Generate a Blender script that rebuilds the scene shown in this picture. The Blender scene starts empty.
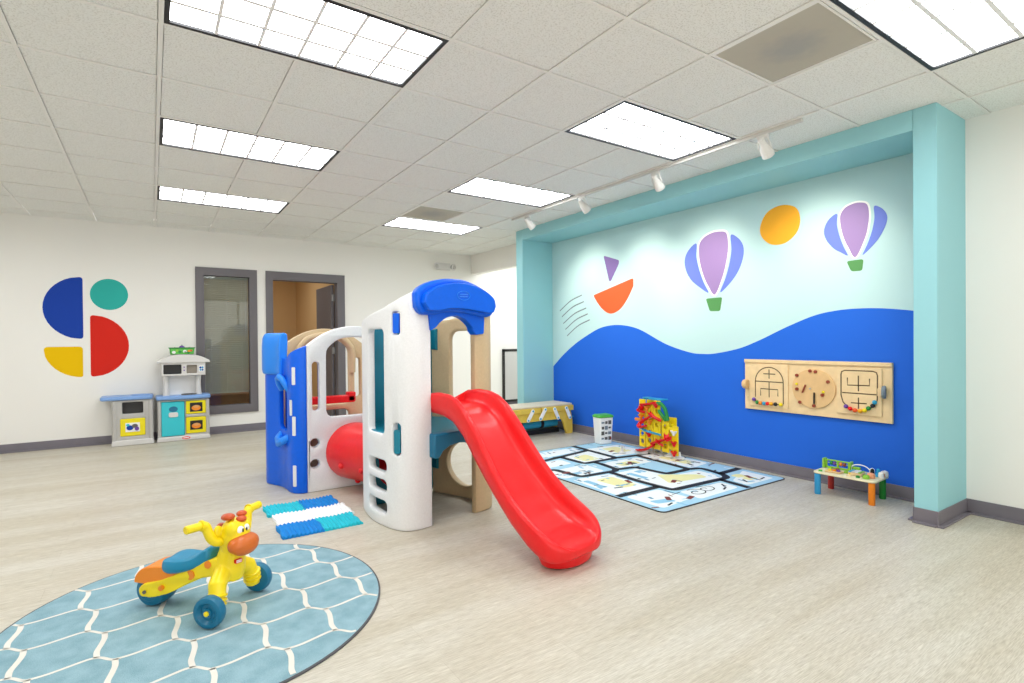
import bpy, bmesh, math, random
from mathutils import Vector, Matrix
random.seed(7)
SC = bpy.context.scene
COL = SC.collection
PI = math.pi
R = math.radians

# ------------------------------------------------------------------ materials
def lin(c):
    return c / 12.92 if c <= .04045 else ((c + .055) / 1.055) ** 2.4
def rgb(h):
    h = h.lstrip('#')
    return tuple(lin(int(h[i:i + 2], 16) / 255) for i in (0, 2, 4)) + (1,)
MATS = {}
def mat(name, col, rough=.5, spec=.5, metal=0, noise=0, nscale=60, bump=0, bscale=200, coat=0):
    m = bpy.data.materials.new(name); m.use_nodes = True
    nt = m.node_tree; b = nt.nodes['Principled BSDF']
    c = rgb(col)
    b.inputs['Base Color'].default_value = c
    b.inputs['Roughness'].default_value = rough
    b.inputs['Specular IOR Level'].default_value = spec
    b.inputs['Metallic'].default_value = metal
    b.inputs['Coat Weight'].default_value = coat
    tc = nt.nodes.new('ShaderNodeTexCoord')
    if noise:
        n = nt.nodes.new('ShaderNodeTexNoise'); n.inputs['Scale'].default_value = nscale; n.inputs['Detail'].default_value = 4
        nt.links.new(tc.outputs['Object'], n.inputs['Vector'])
        r = nt.nodes.new('ShaderNodeValToRGB')
        r.color_ramp.elements[0].position = .3; r.color_ramp.elements[1].position = .7
        r.color_ramp.elements[0].color = tuple(max(0, x * (1 - noise)) for x in c[:3]) + (1,)
        r.color_ramp.elements[1].color = tuple(min(1, x * (1 + noise)) for x in c[:3]) + (1,)
        nt.links.new(n.outputs['Fac'], r.inputs['Fac']); nt.links.new(r.outputs['Color'], b.inputs['Base Color'])
    if bump:
        n2 = nt.nodes.new('ShaderNodeTexNoise'); n2.inputs['Scale'].default_value = bscale; n2.inputs['Detail'].default_value = 3
        nt.links.new(tc.outputs['Object'], n2.inputs['Vector'])
        bp = nt.nodes.new('ShaderNodeBump'); bp.inputs['Strength'].default_value = bump; bp.inputs['Distance'].default_value = .01
        nt.links.new(n2.outputs['Fac'], bp.inputs['Height']); nt.links.new(bp.outputs['Normal'], b.inputs['Normal'])
    MATS[name] = m
    return m
def emis(name, col, s):
    m = bpy.data.materials.new(name); m.use_nodes = True
    nt = m.node_tree; nt.nodes.clear()
    o = nt.nodes.new('ShaderNodeOutputMaterial'); e = nt.nodes.new('ShaderNodeEmission')
    e.inputs['Color'].default_value = rgb(col); e.inputs['Strength'].default_value = s
    nt.links.new(e.outputs[0], o.inputs[0]); return m

M_wall = mat('wall_paint', 'F2F0EA', .75, .3, bump=.05, bscale=300)
M_white = mat('white_paint', 'F4F3EF', .6)
M_tan = mat('tan_paint', 'DDB884', .8, .2)
M_sky = mat('mural_sky_paint', 'BEDFE1', .6, .25)
M_aqua = mat('aqua_paint', '9AD2D9', .6, .3)
M_base = mat('base_rubber', '77727A', .5, noise=.05, nscale=8)
M_frame = mat('door_frame_paint', '6B676B', .5)
M_plaswhite = mat('white_plastic', 'E9E9EA', .45, noise=.03, nscale=90)
M_plastan = mat('tan_plastic', 'CDB48C', .5, noise=.04, nscale=60)
M_blue = mat('blue_plastic', '0062E4', .36, .3, noise=.03, nscale=40)
M_lblue = mat('lit_blue_plastic', '2589F2', .36, .35)  # the blue plastic with its lit tone painted in, for the top roll
M_red = mat('red_plastic', 'E81C20', .3, .4, noise=.03, nscale=30)
M_teal = mat('teal_plastic', '0B7E96', .4)
M_dteal = mat('blue_green_plastic', '0A6C90', .38)
M_yel = mat('yellow_plastic', 'F7DC12', .35)
M_org = mat('orange_plastic', 'F08A1C', .35)
M_brn = mat('orange_brown_plastic', 'D06A22', .35)
M_black = mat('black_plastic', '141414', .4)
M_eyew = mat('eye_white', 'F6F6F4', .3)
M_gray = mat('grey_plastic', 'B9B7B3', .5)
M_dgray = mat('dark_grey_plastic', '5B5957', .55)
M_ltgray = mat('light_grey_plastic', 'D9D7D4', .5)
M_cblue = mat('counter_blue', '7FA6DE', .4)
M_turq = mat('turquoise_plastic', '2FC4D0', .4)
M_kyel = mat('kitchen_yellow', 'F0DE00', .4)
M_green = mat('green_plastic', '57B947', .4)
M_lgreen = mat('leaf_green', '8DC63F', .45)
M_dgreen = mat('dark_green', '1D8A3A', .45)
M_purple = mat('purple', '6B3FA0', .45)
M_wood = mat('birch_wood', 'EBCFA0', .5, noise=.07, nscale=14)
M_wood2 = mat('birch_wood_disc', 'E2BC86', .5, noise=.06, nscale=14)
M_groove = mat('groove_line', '5A4A35', .8)
M_redbrown = mat('red_brown_wood', '8E3A22', .5)
M_bench = mat('bench_yellow', 'E3C24C', .55, noise=.08, nscale=12)
M_benchtop = mat('bench_top', 'D9CDB5', .6)
M_tblue = mat('tube_blue', '2AA3CF', .4)
M_metal = mat('brushed_metal', 'A9A9A6', .35, metal=.8)
M_brown = mat('brown_wood', '8A5A2E', .55, noise=.15, nscale=9)
M_slat = mat('blind_slat', 'BDBCAE', .5)
M_track = mat('track_white', 'E6E5E0', .45)
M_track_d = mat('track_grey', 'D6D4CF', .5)
M_tbar = mat('ceiling_grid', 'F0EFEA', .6)
M_cframe = mat('light_frame', '16161a', .5)
M_logo_b = mat('logo_blue', '1D43A6', .7, .15)
M_logo_t = mat('logo_teal', '34B0A6', .7, .15)
M_logo_r = mat('logo_red', 'D82A1E', .7, .15)
M_logo_y = mat('logo_yellow', 'EEC000', .7, .15)
M_wave = mat('mural_blue', '2468DA', .6, .2)
M_mlil = mat('mural_lilac', '9A7FB8', .6)
M_mper = mat('mural_periwinkle', '667CD8', .6)
M_mgrn = mat('mural_green', '4F9150', .6)
M_mora = mat('mural_orange', 'EC5A24', .6)
M_mvio = mat('mural_violet', '7C64A6', .6)
M_mgrey = mat('mural_grey', '7A8890', .6)
M_mwhite = mat('mural_white', 'F3F6F6', .6)
M_msun = mat('mural_yellow', 'F5AC14', .6)
M_rugline = mat('rug_cream', 'E4E1D8', .95, .1, bump=.3, bscale=500)
M_rugedge = mat('rug_binding', '55565A', .9)
M_foamw = mat('foam_white', 'F4F4F6', .8, .2, bump=.2, bscale=120)
M_foamt = mat('foam_turquoise', '2CBFD2', .75, .2)
M_foamb = mat('foam_blue', '1C86D6', .75, .2)
M_lamp = emis('lamp_diffuser', 'FBFDFF', 11.0)
M_lamp2 = emis('spot_bulb', 'FFF1D8', 12)

# thin clear glass
M_glass = bpy.data.materials.new('clear_glass'); M_glass.use_nodes = True
nt = M_glass.node_tree; nt.nodes.clear()
_o = nt.nodes.new('ShaderNodeOutputMaterial'); _mx = nt.nodes.new('ShaderNodeMixShader'); _t = nt.nodes.new('ShaderNodeBsdfTransparent')
_g = nt.nodes.new('ShaderNodeBsdfGlossy'); _g.inputs['Roughness'].default_value = .02; _f = nt.nodes.new('ShaderNodeFresnel'); _f.inputs['IOR'].default_value = 1.42
_t.inputs['Color'].default_value = (.9, .93, .92, 1)
nt.links.new(_f.outputs[0], _mx.inputs[0]); nt.links.new(_t.outputs[0], _mx.inputs[1]); nt.links.new(_g.outputs[0], _mx.inputs[2]); nt.links.new(_mx.outputs[0], _o.inputs[0])

def floor_material():
    m = bpy.data.materials.new('vinyl_plank_floor'); m.use_nodes = True
    nt = m.node_tree; b = nt.nodes['Principled BSDF']; L = nt.links.new; N = nt.nodes.new
    tc = N('ShaderNodeTexCoord')
    def noise(sx, sy, det, rough=.6):
        mp = N('ShaderNodeMapping'); mp.inputs['Scale'].default_value = (sx, sy, 1)
        n = N('ShaderNodeTexNoise'); n.inputs['Scale'].default_value = 1; n.inputs['Detail'].default_value = det; n.inputs['Roughness'].default_value = rough
        L(tc.outputs['Object'], mp.inputs['Vector']); L(mp.outputs['Vector'], n.inputs['Vector']); return n
    n1 = noise(2.6, 55, 6); n2 = noise(16, 300, 4); n3 = noise(.6, 4, 2)
    def ramp(src, p0, p1, c0, c1):
        r = N('ShaderNodeValToRGB'); e = r.color_ramp.elements
        e[0].position = p0; e[1].position = p1; e[0].color = rgb(c0); e[1].color = rgb(c1); L(src, r.inputs['Fac']); return r
    r1 = ramp(n1.outputs['Fac'], .3, .72, 'CEC9BC', 'DEDACE')
    r2 = ramp(n2.outputs['Fac'], .3, .6, 'C9C3B8', 'FFFFFF')
    r3 = ramp(n3.outputs['Fac'], .35, .65, 'EAE4D8', 'FFFFFF')
    def mult(a, c, f=1):
        x = N('ShaderNodeMixRGB'); x.blend_type = 'MULTIPLY'; x.inputs['Fac'].default_value = f; L(a, x.inputs['Color1']); L(c, x.inputs['Color2']); return x.outputs['Color']
    c = mult(r1.outputs['Color'], r2.outputs['Color'], .8); c = mult(c, r3.outputs['Color'], .7)
    br = N('ShaderNodeTexBrick'); br.inputs['Scale'].default_value = 1; br.inputs['Brick Width'].default_value = .92; br.inputs['Row Height'].default_value = .152
    br.inputs['Mortar Size'].default_value = .0012; br.inputs['Mortar Smooth'].default_value = 0
    br.inputs['Color1'].default_value = (1, 1, 1, 1); br.inputs['Color2'].default_value = (.94, .935, .92, 1); br.inputs['Mortar'].default_value = (.8, .78, .74, 1)
    L(tc.outputs['Object'], br.inputs['Vector'])
    c = mult(c, br.outputs['Color'], .7)
    L(c, b.inputs['Base Color']); b.inputs['Roughness'].default_value = .42; b.inputs['Specular IOR Level'].default_value = .35
    bp = N('ShaderNodeBump'); bp.inputs['Strength'].default_value = .08; bp.inputs['Distance'].default_value = .003
    L(n2.outputs['Fac'], bp.inputs['Height']); L(bp.outputs['Normal'], b.inputs['Normal'])
    return m
M_floor = floor_material()

def ceiling_material():
    m = bpy.data.materials.new('acoustic_tile'); m.use_nodes = True
    nt = m.node_tree; b = nt.nodes['Principled BSDF']; L = nt.links.new; N = nt.nodes.new
    tc = N('ShaderNodeTexCoord')
    n = N('ShaderNodeTexNoise'); n.inputs['Scale'].default_value = 120; n.inputs['Detail'].default_value = 4; n.inputs['Roughness'].default_value = .65
    L(tc.outputs['Object'], n.inputs['Vector'])
    r = N('ShaderNodeValToRGB'); e = r.color_ramp.elements; e[0].position = .36; e[1].position = .5
    e[0].color = rgb('D9D9D2'); e[1].color = rgb('F2F3EF'); L(n.outputs['Fac'], r.inputs['Fac']); L(r.outputs['Color'], b.inputs['Base Color'])
    b.inputs['Roughness'].default_value = .95; b.inputs['Specular IOR Level'].default_value = .1
    bp = N('ShaderNodeBump'); bp.inputs['Strength'].default_value = .2; bp.inputs['Distance'].default_value = .003
    L(n.outputs['Fac'], bp.inputs['Height']); L(bp.outputs['Normal'], b.inputs['Normal'])
    return m
M_ceil = ceiling_material()

def vent_material():
    m = bpy.data.materials.new('perforated_vent'); m.use_nodes = True
    nt = m.node_tree; b = nt.nodes['Principled BSDF']; L = nt.links.new; N = nt.nodes.new
    tc = N('ShaderNodeTexCoord')
    ln = N('ShaderNodeVectorMath'); ln.operation = 'LENGTH'; L(tc.outputs['Object'], ln.inputs[0])
    n = N('ShaderNodeTexNoise'); n.inputs['Scale'].default_value = 14; n.inputs['Detail'].default_value = 5; L(tc.outputs['Object'], n.inputs['Vector'])
    ad = N('ShaderNodeMath'); ad.operation = 'MULTIPLY_ADD'; ad.inputs[1].default_value = .16; L(n.outputs['Fac'], ad.inputs[0]); L(ln.outputs['Value'], ad.inputs[2])
    r = N('ShaderNodeValToRGB'); e = r.color_ramp.elements; e[0].position = .14; e[1].position = .26
    e[0].color = rgb('A8A6A1'); e[1].color = rgb('B9B4A6'); x = e.new(.42); x.color = rgb('BDB8AA')
    L(ad.outputs[0], r.inputs['Fac']); L(r.outputs['Color'], b.inputs['Base Color']); b.inputs['Roughness'].default_value = .8
    return m
M_vent = vent_material()

def rug_material():
    m = bpy.data.materials.new('rug_pile'); m.use_nodes = True
    nt = m.node_tree; b = nt.nodes['Principled BSDF']; L = nt.links.new; N = nt.nodes.new
    tc = N('ShaderNodeTexCoord')
    n = N('ShaderNodeTexNoise'); n.inputs['Scale'].default_value = 260; n.inputs['Detail'].default_value = 4; L(tc.outputs['Object'], n.inputs['Vector'])
    n2 = N('ShaderNodeTexNoise'); n2.inputs['Scale'].default_value = 12; n2.inputs['Detail'].default_value = 5; L(tc.outputs['Object'], n2.inputs['Vector'])
    mx = N('ShaderNodeMath'); mx.operation = 'MULTIPLY_ADD'; mx.inputs[1].default_value = .55; L(n2.outputs['Fac'], mx.inputs[0]); 
    h = N('ShaderNodeMath'); h.operation = 'MULTIPLY'; h.inputs[1].default_value = .45; L(n.outputs['Fac'], h.inputs[0]); L(h.outputs[0], mx.inputs[2])
    r = N('ShaderNodeValToRGB'); e = r.color_ramp.elements; e[0].position = .38; e[1].position = .62
    e[0].color = rgb('7FA2AE'); e[1].color = rgb('98B9C4'); L(mx.outputs[0], r.inputs['Fac']); L(r.outputs['Color'], b.inputs['Base Color'])
    b.inputs['Roughness'].default_value = .95; b.inputs['Specular IOR Level'].default_value = .1
    bp = N('ShaderNodeBump'); bp.inputs['Strength'].default_value = .5; bp.inputs['Distance'].default_value = .004
    L(n.outputs['Fac'], bp.inputs['Height']); L(bp.outputs['Normal'], b.inputs['Normal'])
    return m
M_rug = rug_material()

# ------------------------------------------------------------------ mesh helpers
def catmull(pts, n=8, closed=False):
    P = [Vector(p) for p in pts]; out = []; N = len(P)
    rng = range(N) if closed else range(N - 1)
    for i in rng:
        p1, p2 = P[i], P[(i + 1) % N]
        p0 = P[(i - 1) % N] if closed or i > 0 else p1 * 2 - p2
        p3 = P[(i + 2) % N] if closed or i + 2 < N else p2 * 2 - p1
        for k in range(n):
            t = k / n
            out.append(.5 * ((2 * p1) + (p2 - p0) * t + (2 * p0 - 5 * p1 + 4 * p2 - p3) * t * t + (3 * p1 - p0 - 3 * p2 + p3) * t ** 3))
    if not closed: out.append(P[-1].copy())
    return out
def interp(tab, x):
    if x <= tab[0][0]: return tab[0][1]
    for (a, b), (c, d) in zip(tab, tab[1:]):
        if x <= c: return b + (d - b) * (x - a) / (c - a)
    return tab[-1][1]
def rrect(x0, x1, y0, y1, r, n=5):
    out = []
    for cx, cy, a in ((x1 - r, y1 - r, 0), (x0 + r, y1 - r, 90), (x0 + r, y0 + r, 180), (x1 - r, y0 + r, 270)):
        for k in range(n + 1):
            t = R(a + 90 * k / n); out.append((cx + r * math.cos(t), cy + r * math.sin(t)))
    return out
def oval(cx, cy, rx, ry, n=28):
    return [(cx + rx * math.cos(2 * PI * k / n), cy + ry * math.sin(2 * PI * k / n)) for k in range(n)]
def roundpoly(pts, r, n=4):
    out = []; N = len(pts)
    for i in range(N):
        p = Vector(pts[i]); a = Vector(pts[i - 1]); c = Vector(pts[(i + 1) % N])
        ri = r[i] if isinstance(r, (list, tuple)) else r
        da = (a - p); dc = (c - p); l = min(ri, da.length * .48, dc.length * .48)
        if l < 1e-5: out.append(tuple(p)); continue
        A = p + da.normalized() * l; B = p + dc.normalized() * l
        for k in range(n + 1):
            t = k / n; q = A * (1 - t) ** 2 + p * 2 * t * (1 - t) + B * t * t; out.append((q.x, q.y))
    return out

class MB:
    def __init__(s): s.v = []; s.f = []; s.m = []; s.mi = 0
    def add(s, v, f):
        o = len(s.v); s.v += [Vector(p) for p in v]; s.f += [tuple(i + o for i in q) for q in f]; s.m += [s.mi] * len(f); return s
    def box(s, x0, x1, y0, y1, z0, z1, M=None):
        v = [Vector((x, y, z)) for z in (z0, z1) for y in (y0, y1) for x in (x0, x1)]
        if M: v = [M @ p for p in v]
        return s.add(v, [(0, 2, 3, 1), (4, 5, 7, 6), (0, 1, 5, 4), (2, 6, 7, 3), (0, 4, 6, 2), (1, 3, 7, 5)])
    def loft(s, secs, closed=True, caps=True):
        n = len(secs[0]); v = [p for q in secs for p in q]; f = []
        for i in range(len(secs) - 1):
            for k in range(n if closed else n - 1):
                a = i * n + k; b = i * n + (k + 1) % n; f.append((a, b, b + n, a + n))
        if caps: f.append(tuple(range(n))[::-1]); f.append(tuple((len(secs) - 1) * n + k for k in range(n)))
        return s.add(v, f)
    def tube(s, pts, r, n=10, caps=True, flat=None):
        pts = [Vector(p) for p in pts]; secs = []; up = None
        for i, p in enumerate(pts):
            t = (pts[min(i + 1, len(pts) - 1)] - pts[max(i - 1, 0)]).normalized()
            if up is None:
                up = Vector((0, 0, 1)) if abs(t.z) < .9 else Vector((1, 0, 0))
            a = t.cross(up)
            if a.length < 1e-4: a = t.orthogonal()
            a.normalize(); b = a.cross(t).normalized(); up = b
            ri = r[i] if isinstance(r, (list, tuple)) else r
            secs.append([p + a * (ri * math.cos(2 * PI * k / n)) + b * (ri * (flat or 1) * math.sin(2 * PI * k / n)) for k in range(n)])
        return s.loft(secs, True, caps)
    def lathe(s, prof, o=(0, 0, 0), axis=(0, 0, 1), n=24, caps=True):
        ax = Vector(axis).normalized(); a = ax.orthogonal().normalized(); b = ax.cross(a); o = Vector(o)
        return s.loft([[o + ax * h + (a * math.cos(2 * PI * k / n) + b * math.sin(2 * PI * k / n)) * max(r, 1e-4) for k in range(n)] for r, h in prof], True, caps)
    def ell(s, c, r, M=None, n=20, m=12):
        c = Vector(c); secs = []
        for j in range(m + 1):
            t = PI * j / m; z = -math.cos(t); q = max(math.sin(t), 1e-3)
            row = []
            for k in range(n):
                p = Vector((r[0] * q * math.cos(2 * PI * k / n), r[1] * q * math.sin(2 * PI * k / n), r[2] * z))
                if M: p = M @ p
                row.append(c + p)
            secs.append(row)
        return s.loft(secs)
    def prism(s, pts, fn, w0, w1):
        n = len(pts)
        return s.loft([[Vector(fn(p[0], p[1], w)) for p in pts] for w in (w0, w1)])
    def strip(s, pts, w, z):   # flat ribbon along a 2-D path
        P = [Vector((p[0], p[1])) for p in pts]; v = []
        for i, p in enumerate(P):
            t = (P[min(i + 1, len(P) - 1)] - P[max(i - 1, 0)]).normalized(); nrm = Vector((-t.y, t.x)) * w / 2
            v += [(p.x + nrm.x, p.y + nrm.y, z), (p.x - nrm.x, p.y - nrm.y, z)]
        return s.add(v, [(2 * i, 2 * i + 1, 2 * i + 3, 2 * i + 2) for i in range(len(P) - 1)])
    def apply(s, fn): s.v = [Vector(fn(p)) for p in s.v]; return s
    def build(s, name, m, parent=None, smooth=True, bevel=0, seg=2, remesh=0, sm=0, subsurf=0, loc=None, angle=40):
        me = bpy.data.meshes.new(name); me.from_pydata([tuple(p) for p in s.v], [], s.f)
        ms = m if isinstance(m, (list, tuple)) else [m]
        for x in ms: me.materials.append(x)
        if len(ms) > 1:
            for p, i in zip(me.polygons, s.m): p.material_index = i
        bm = bmesh.new(); bm.from_mesh(me); bmesh.ops.recalc_face_normals(bm, faces=bm.faces); bm.to_mesh(me); bm.free()
        return link(name, me, parent, smooth, bevel, seg, remesh, sm, subsurf, loc, angle)

def link(name, me, parent=None, smooth=True, bevel=0, seg=2, remesh=0, sm=0, subsurf=0, loc=None, angle=40):
    o = bpy.data.objects.new(name, me); COL.objects.link(o)
    if parent: o.parent = parent
    if loc: o.location = loc
    if remesh:
        x = o.modifiers.new('r', 'REMESH'); x.mode = 'VOXEL'; x.voxel_size = remesh; x.use_smooth_shade = True
        if sm: y = o.modifiers.new('s', 'SMOOTH'); y.factor = .5; y.iterations = sm
    if bevel:
        x = o.modifiers.new('b', 'BEVEL'); x.width = bevel; x.segments = seg; x.limit_method = 'ANGLE'; x.angle_limit = R(angle)
    if subsurf:
        x = o.modifiers.new('ss', 'SUBSURF'); x.levels = x.render_levels = subsurf
    if smooth:
        try: me.shade_auto_smooth(use_auto_smooth=True, angle=R(40))
        except Exception:
            for p in me.polygons: p.use_smooth = True
            bm = bmesh.new(); bm.from_mesh(me)
            for e in bm.edges:
                if len(e.link_faces) == 2 and e.calc_face_angle(0) > R(40): e.smooth = False
            bm.to_mesh(me); bm.free()
    return o

def tag(o, label, cat, group=None):
    o['label'] = label; o['category'] = cat
    if group: o['group'] = group
    return o
def thing(name, label, cat, loc=(0, 0, 0), rz=0, group=None):
    o = bpy.data.objects.new(name, None); COL.objects.link(o); o.empty_display_size = .05
    o.location = loc; o.rotation_euler = (0, 0, rz)
    return tag(o, label, cat, group)
def struct(o): o['kind'] = 'structure'; return o

def panel_mesh(name, outline, holes, thick, bev=0, fn=None, cuts=None):
    """a plate with holes, filled in 2-D, optionally cut at the given u values, then mapped to 3-D by fn(u, v, w)"""
    cu = bpy.data.curves.new(name, 'CURVE'); cu.dimensions = '2D'; cu.fill_mode = 'BOTH'
    cu.extrude = thick / 2 - bev; cu.bevel_depth = bev; cu.bevel_resolution = 1; cu.offset = -bev
    for pts in [outline] + list(holes):
        sp = cu.splines.new('POLY'); sp.points.add(len(pts) - 1)
        for q, p in zip(sp.points, pts): q.co = (p[0], p[1], 0, 1)
        sp.use_cyclic_u = True
    ob = bpy.data.objects.new(name, cu); COL.objects.link(ob)
    dg = bpy.context.evaluated_depsgraph_get(); dg.update()
    me = bpy.data.meshes.new_from_object(ob.evaluated_get(dg))
    bpy.data.objects.remove(ob); bpy.data.curves.remove(cu)
    bm = bmesh.new(); bm.from_mesh(me); bmesh.ops.remove_doubles(bm, verts=bm.verts, dist=1e-5)
    for u in cuts or ():
        bmesh.ops.bisect_plane(bm, geom=bm.verts[:] + bm.edges[:] + bm.faces[:], plane_co=(u, 0, 0), plane_no=(1, 0, 0))
    if fn:
        for v in bm.verts: v.co = Vector(fn(v.co.x, v.co.y, v.co.z))
    bmesh.ops.recalc_face_normals(bm, faces=bm.faces)
    bm.to_mesh(me); bm.free(); me.name = name
    return me
def panel(name, outline, holes, thick, m, parent, bev=0, fn=None, cuts=None, loc=None):
    me = panel_mesh(name, outline, holes, thick, bev, fn, cuts); me.materials.clear(); me.materials.append(m)
    return link(name, me, parent, True, loc=loc)

# ------------------------------------------------------------------ camera (calibrated on the ceiling grid)
FPX, YAW, CX, CY, PITCH, ROLL, HC = 530.88, .5831, 501.74, 344.30, -.0066, -.009, 1.2294
def tocam(v):
    X, Y, Z = v; c, s = math.cos(YAW), math.sin(YAW)
    d = X * s + Y * c; l = X * c - Y * s; z = Z
    a, b = math.cos(PITCH), math.sin(PITCH); d, z = d * a + z * b, z * a - d * b
    a, b = math.cos(ROLL), math.sin(ROLL); l, z = l * a + z * b, z * a - l * b
    return (l, d, z)
ax = [tocam(e) for e in ((1, 0, 0), (0, 1, 0), (0, 0, 1))]
right = Vector([a[0] for a in ax]); fwd = Vector([a[1] for a in ax]); up = Vector([a[2] for a in ax])
cd = bpy.data.cameras.new('camera'); cam = bpy.data.objects.new('camera', cd); COL.objects.link(cam)
cam.matrix_world = Matrix(((right.x, up.x, -fwd.x, 0), (right.y, up.y, -fwd.y, 0), (right.z, up.z, -fwd.z, HC), (0, 0, 0, 1)))
cd.sensor_width = 36; cd.sensor_fit = 'HORIZONTAL'; cd.lens = FPX * 36 / 1024
cd.shift_x = (512 - CX) / 1024; cd.shift_y = (CY - 341.5) / 1024; cd.clip_start = .02
SC.camera = cam

# ------------------------------------------------------------------ the room
G = .6096; GX, GY = .0531, 2.9641
def YL(j): return GY + j * G + (.048 if j <= -3 else .015 if j == -2 else 0)   # the near rows are a little narrower
CEIL = 2.74; XW = 4.7485; YB = 8.166; XL = -3.6; YF = -2.4; XF = 4.23
XC1 = 7.4     # far wall of the passage beyond the niche
b = MB(); b.add([(XL - .2, YF - .2, 0), (XC1 + .2, YF - .2, 0), (XC1 + .2, 11.8, 0), (XL - .2, 11.8, 0)], [(0, 1, 2, 3)])
b.box(XL - .2, XC1 + .2, YF - .2, 11.8, -.1, -.002)
struct(b.build('floor', M_floor, smooth=False))

def wall(name, boxes, m=M_wall):
    b = MB()
    for q in boxes: b.box(*q)
    return struct(b.build(name, m, smooth=False))
WX0, WX1, WZ0, WZ1 = .525, 1.222, .30, 2.225     # window hole
DX0, DX1, DZ = 1.40, 2.45, 2.20                   # door hole
T = .12
wall('wall_back', [(XL, WX0, YB, YB + T, 0, CEIL), (WX0, WX1, YB, YB + T, 0, WZ0), (WX0, WX1, YB, YB + T, WZ1, CEIL),
                   (WX1, DX0, YB, YB + T, 0, CEIL), (DX0, DX1, YB, YB + T, DZ, CEIL), (DX1, XC1, YB, YB + T, 0, CEIL)])
wall('wall_left', [(XL - T, XL, YF, YB + T, 0, CEIL)])
wall('wall_front', [(XL - T, -2.9, YF - T, YF, 0, CEIL), (4.1, XW + T, YF - T, YF, 0, CEIL), (-2.9, 4.1, YF - T, YF, 0, .10), (-2.9, 4.1, YF - T, YF, 2.62, CEIL)])
b = MB()
for x in (-2.87, -1.12, .6, 2.33, 4.07): b.box(x - .03, x + .03, YF - .09, YF - .03, .1, 2.62)
b.box(-2.9, 4.1, YF - .09, YF - .03, .10, .16); b.box(-2.9, 4.1, YF - .09, YF - .03, 2.56, 2.62)
struct(b.build('added_window', M_frame, smooth=False))  # unseen window, added with its wall opening to bring in daylight
wall('wall_right', [(XW, XW + T, YF, 1.31, 0, CEIL), (XW, XW + T, 6.03, YB, 2.41, CEIL)])
# niche: the mural wall, the two jambs and the header, all in the aqua paint
wall('wall_mural', [(XW, XW + T, 1.31, 6.03, 0, CEIL)], M_sky)
b = MB(); b.box(XF, XW, 1.31, 1.44, 0, CEIL); b.box(XF, XW, 5.88, 6.03, 0, CEIL); b.box(XF, XW, 1.44, 5.88, 2.60, CEIL)
struct(b.build('wall_niche', M_aqua, smooth=False, bevel=.004))
wall('wall_passage', [(XC1, XC1 + T, 4, YB, 0, CEIL), (XW + T, XC1, 4 - T, 4, 0, CEIL)], M_white)
# ceiling: tiles with holes for the light fittings and vents, T-bar grid below
fit_cells = {}
LIGHTS = [(i, j) for i in (0, 4) for j in (-4, -1, 2, 5)] + [(-4, -1), (-4, 2), (-4, 5), (9, 5), (9, 2)]  # fittings out of view are added for the light they give
for i, j in LIGHTS:
    for k in (0, 1): fit_cells[(i + k, j)] = 1
LIGHTS_CELLS = {(i + k, j): (i, j) for i, j in LIGHTS for k in (0, 1)}
VENTS = [(4, -3), (4, 4)]
for c in VENTS: fit_cells[c] = 1
b = MB()
def cl(v, lo, hi): return max(lo, min(hi, v))
for i in range(-7, 13):
    for j in range(-10, 10):
        if (i, j) in fit_cells: continue
        x0, x1 = cl(GX + i * G, XL, XC1), cl(GX + (i + 1) * G, XL, XC1); y0, y1 = cl(YL(j), YF, YB), cl(YL(j + 1), YF, YB)
        if x1 - x0 < .001 or y1 - y0 < .001: continue
        b.box(x0 + .0138, x1 - .0138, y0 + .0138, y1 - .0138, CEIL, CEIL + .02)
struct(b.build('ceiling', M_ceil, smooth=False))
b = MB()
for i in range(-7, 13):
    for j in range(-10, 10):
        x0, x1 = cl(GX + i * G, XL, XC1), cl(GX + (i + 1) * G, XL, XC1); y0, y1 = cl(YL(j), YF, YB), cl(YL(j + 1), YF, YB)
        if x1 - x0 < .001 or y1 - y0 < .001: continue
        inside = lambda a_, c_: a_ in LIGHTS_CELLS and c_ in LIGHTS_CELLS and LIGHTS_CELLS[a_] == LIGHTS_CELLS[c_]
        if not inside((i, j), (i - 1, j)): b.box(x0 - .011, x0 + .011, y0, y1, CEIL - .0062, CEIL + .001)
        if not inside((i, j), (i, j - 1)): b.box(x0, x1, y0 - .010, y0 + .010, CEIL - .005, CEIL + .001)
b.box(XL, XC1, YB - .02, YB, CEIL - .006, CEIL + .001)
struct(b.build('trim_1', M_tbar, smooth=False))
# lid above the fittings
b = MB(); b.box(XL - .2, XC1 + .2, YF - .2, YB + .2, CEIL + .14, CEIL + .2); struct(b.build('ceiling_deck', M_white, smooth=False))

# baseboards with a little toe
def baseboard(name, runs):
    b = MB()
    for (x0, y0, x1, y1, nx, ny) in runs:      # run along the wall, normal pointing into the room
        t, toe, h = .008, .036, .10
        ex, ey = (x0, x1), (y0, y1)
        def bx(d, z0, z1):
            xs = sorted((x0, x1 + nx * d)) if nx else sorted((x0, x1)); ys = sorted((y0, y1 + ny * d)) if ny else sorted((y0, y1))
            b.box(xs[0], xs[1], ys[0], ys[1], z0, z1)
        bx(t, 0, h); bx(toe, 0, .013)
    return struct(b.build(name, M_base, smooth=False, bevel=.003))
baseboard('baseboard_back', [(XL, YB, WX0 + .84, YB, 0, -1), (DX1 + .04, YB, XC1, YB, 0, -1)])
baseboard('baseboard_left', [(XL, YF, XL, YB, 1, 0)])
baseboard('baseboard_right', [(XW, YF, XW, 1.31, -1, 0)])
baseboard('baseboard_niche', [(XW, 1.44, XW, 5.88, -1, 0), (XF, 1.31, XF, 1.44, -1, 0), (XF - .022, 1.31, XW, 1.31, 0, -1), (XF, 1.44, XW, 1.44, 0, 1),
                              (XF, 5.88, XF, 6.03, -1, 0), (XF, 5.88, XW, 5.88, 0, -1)])
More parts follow.
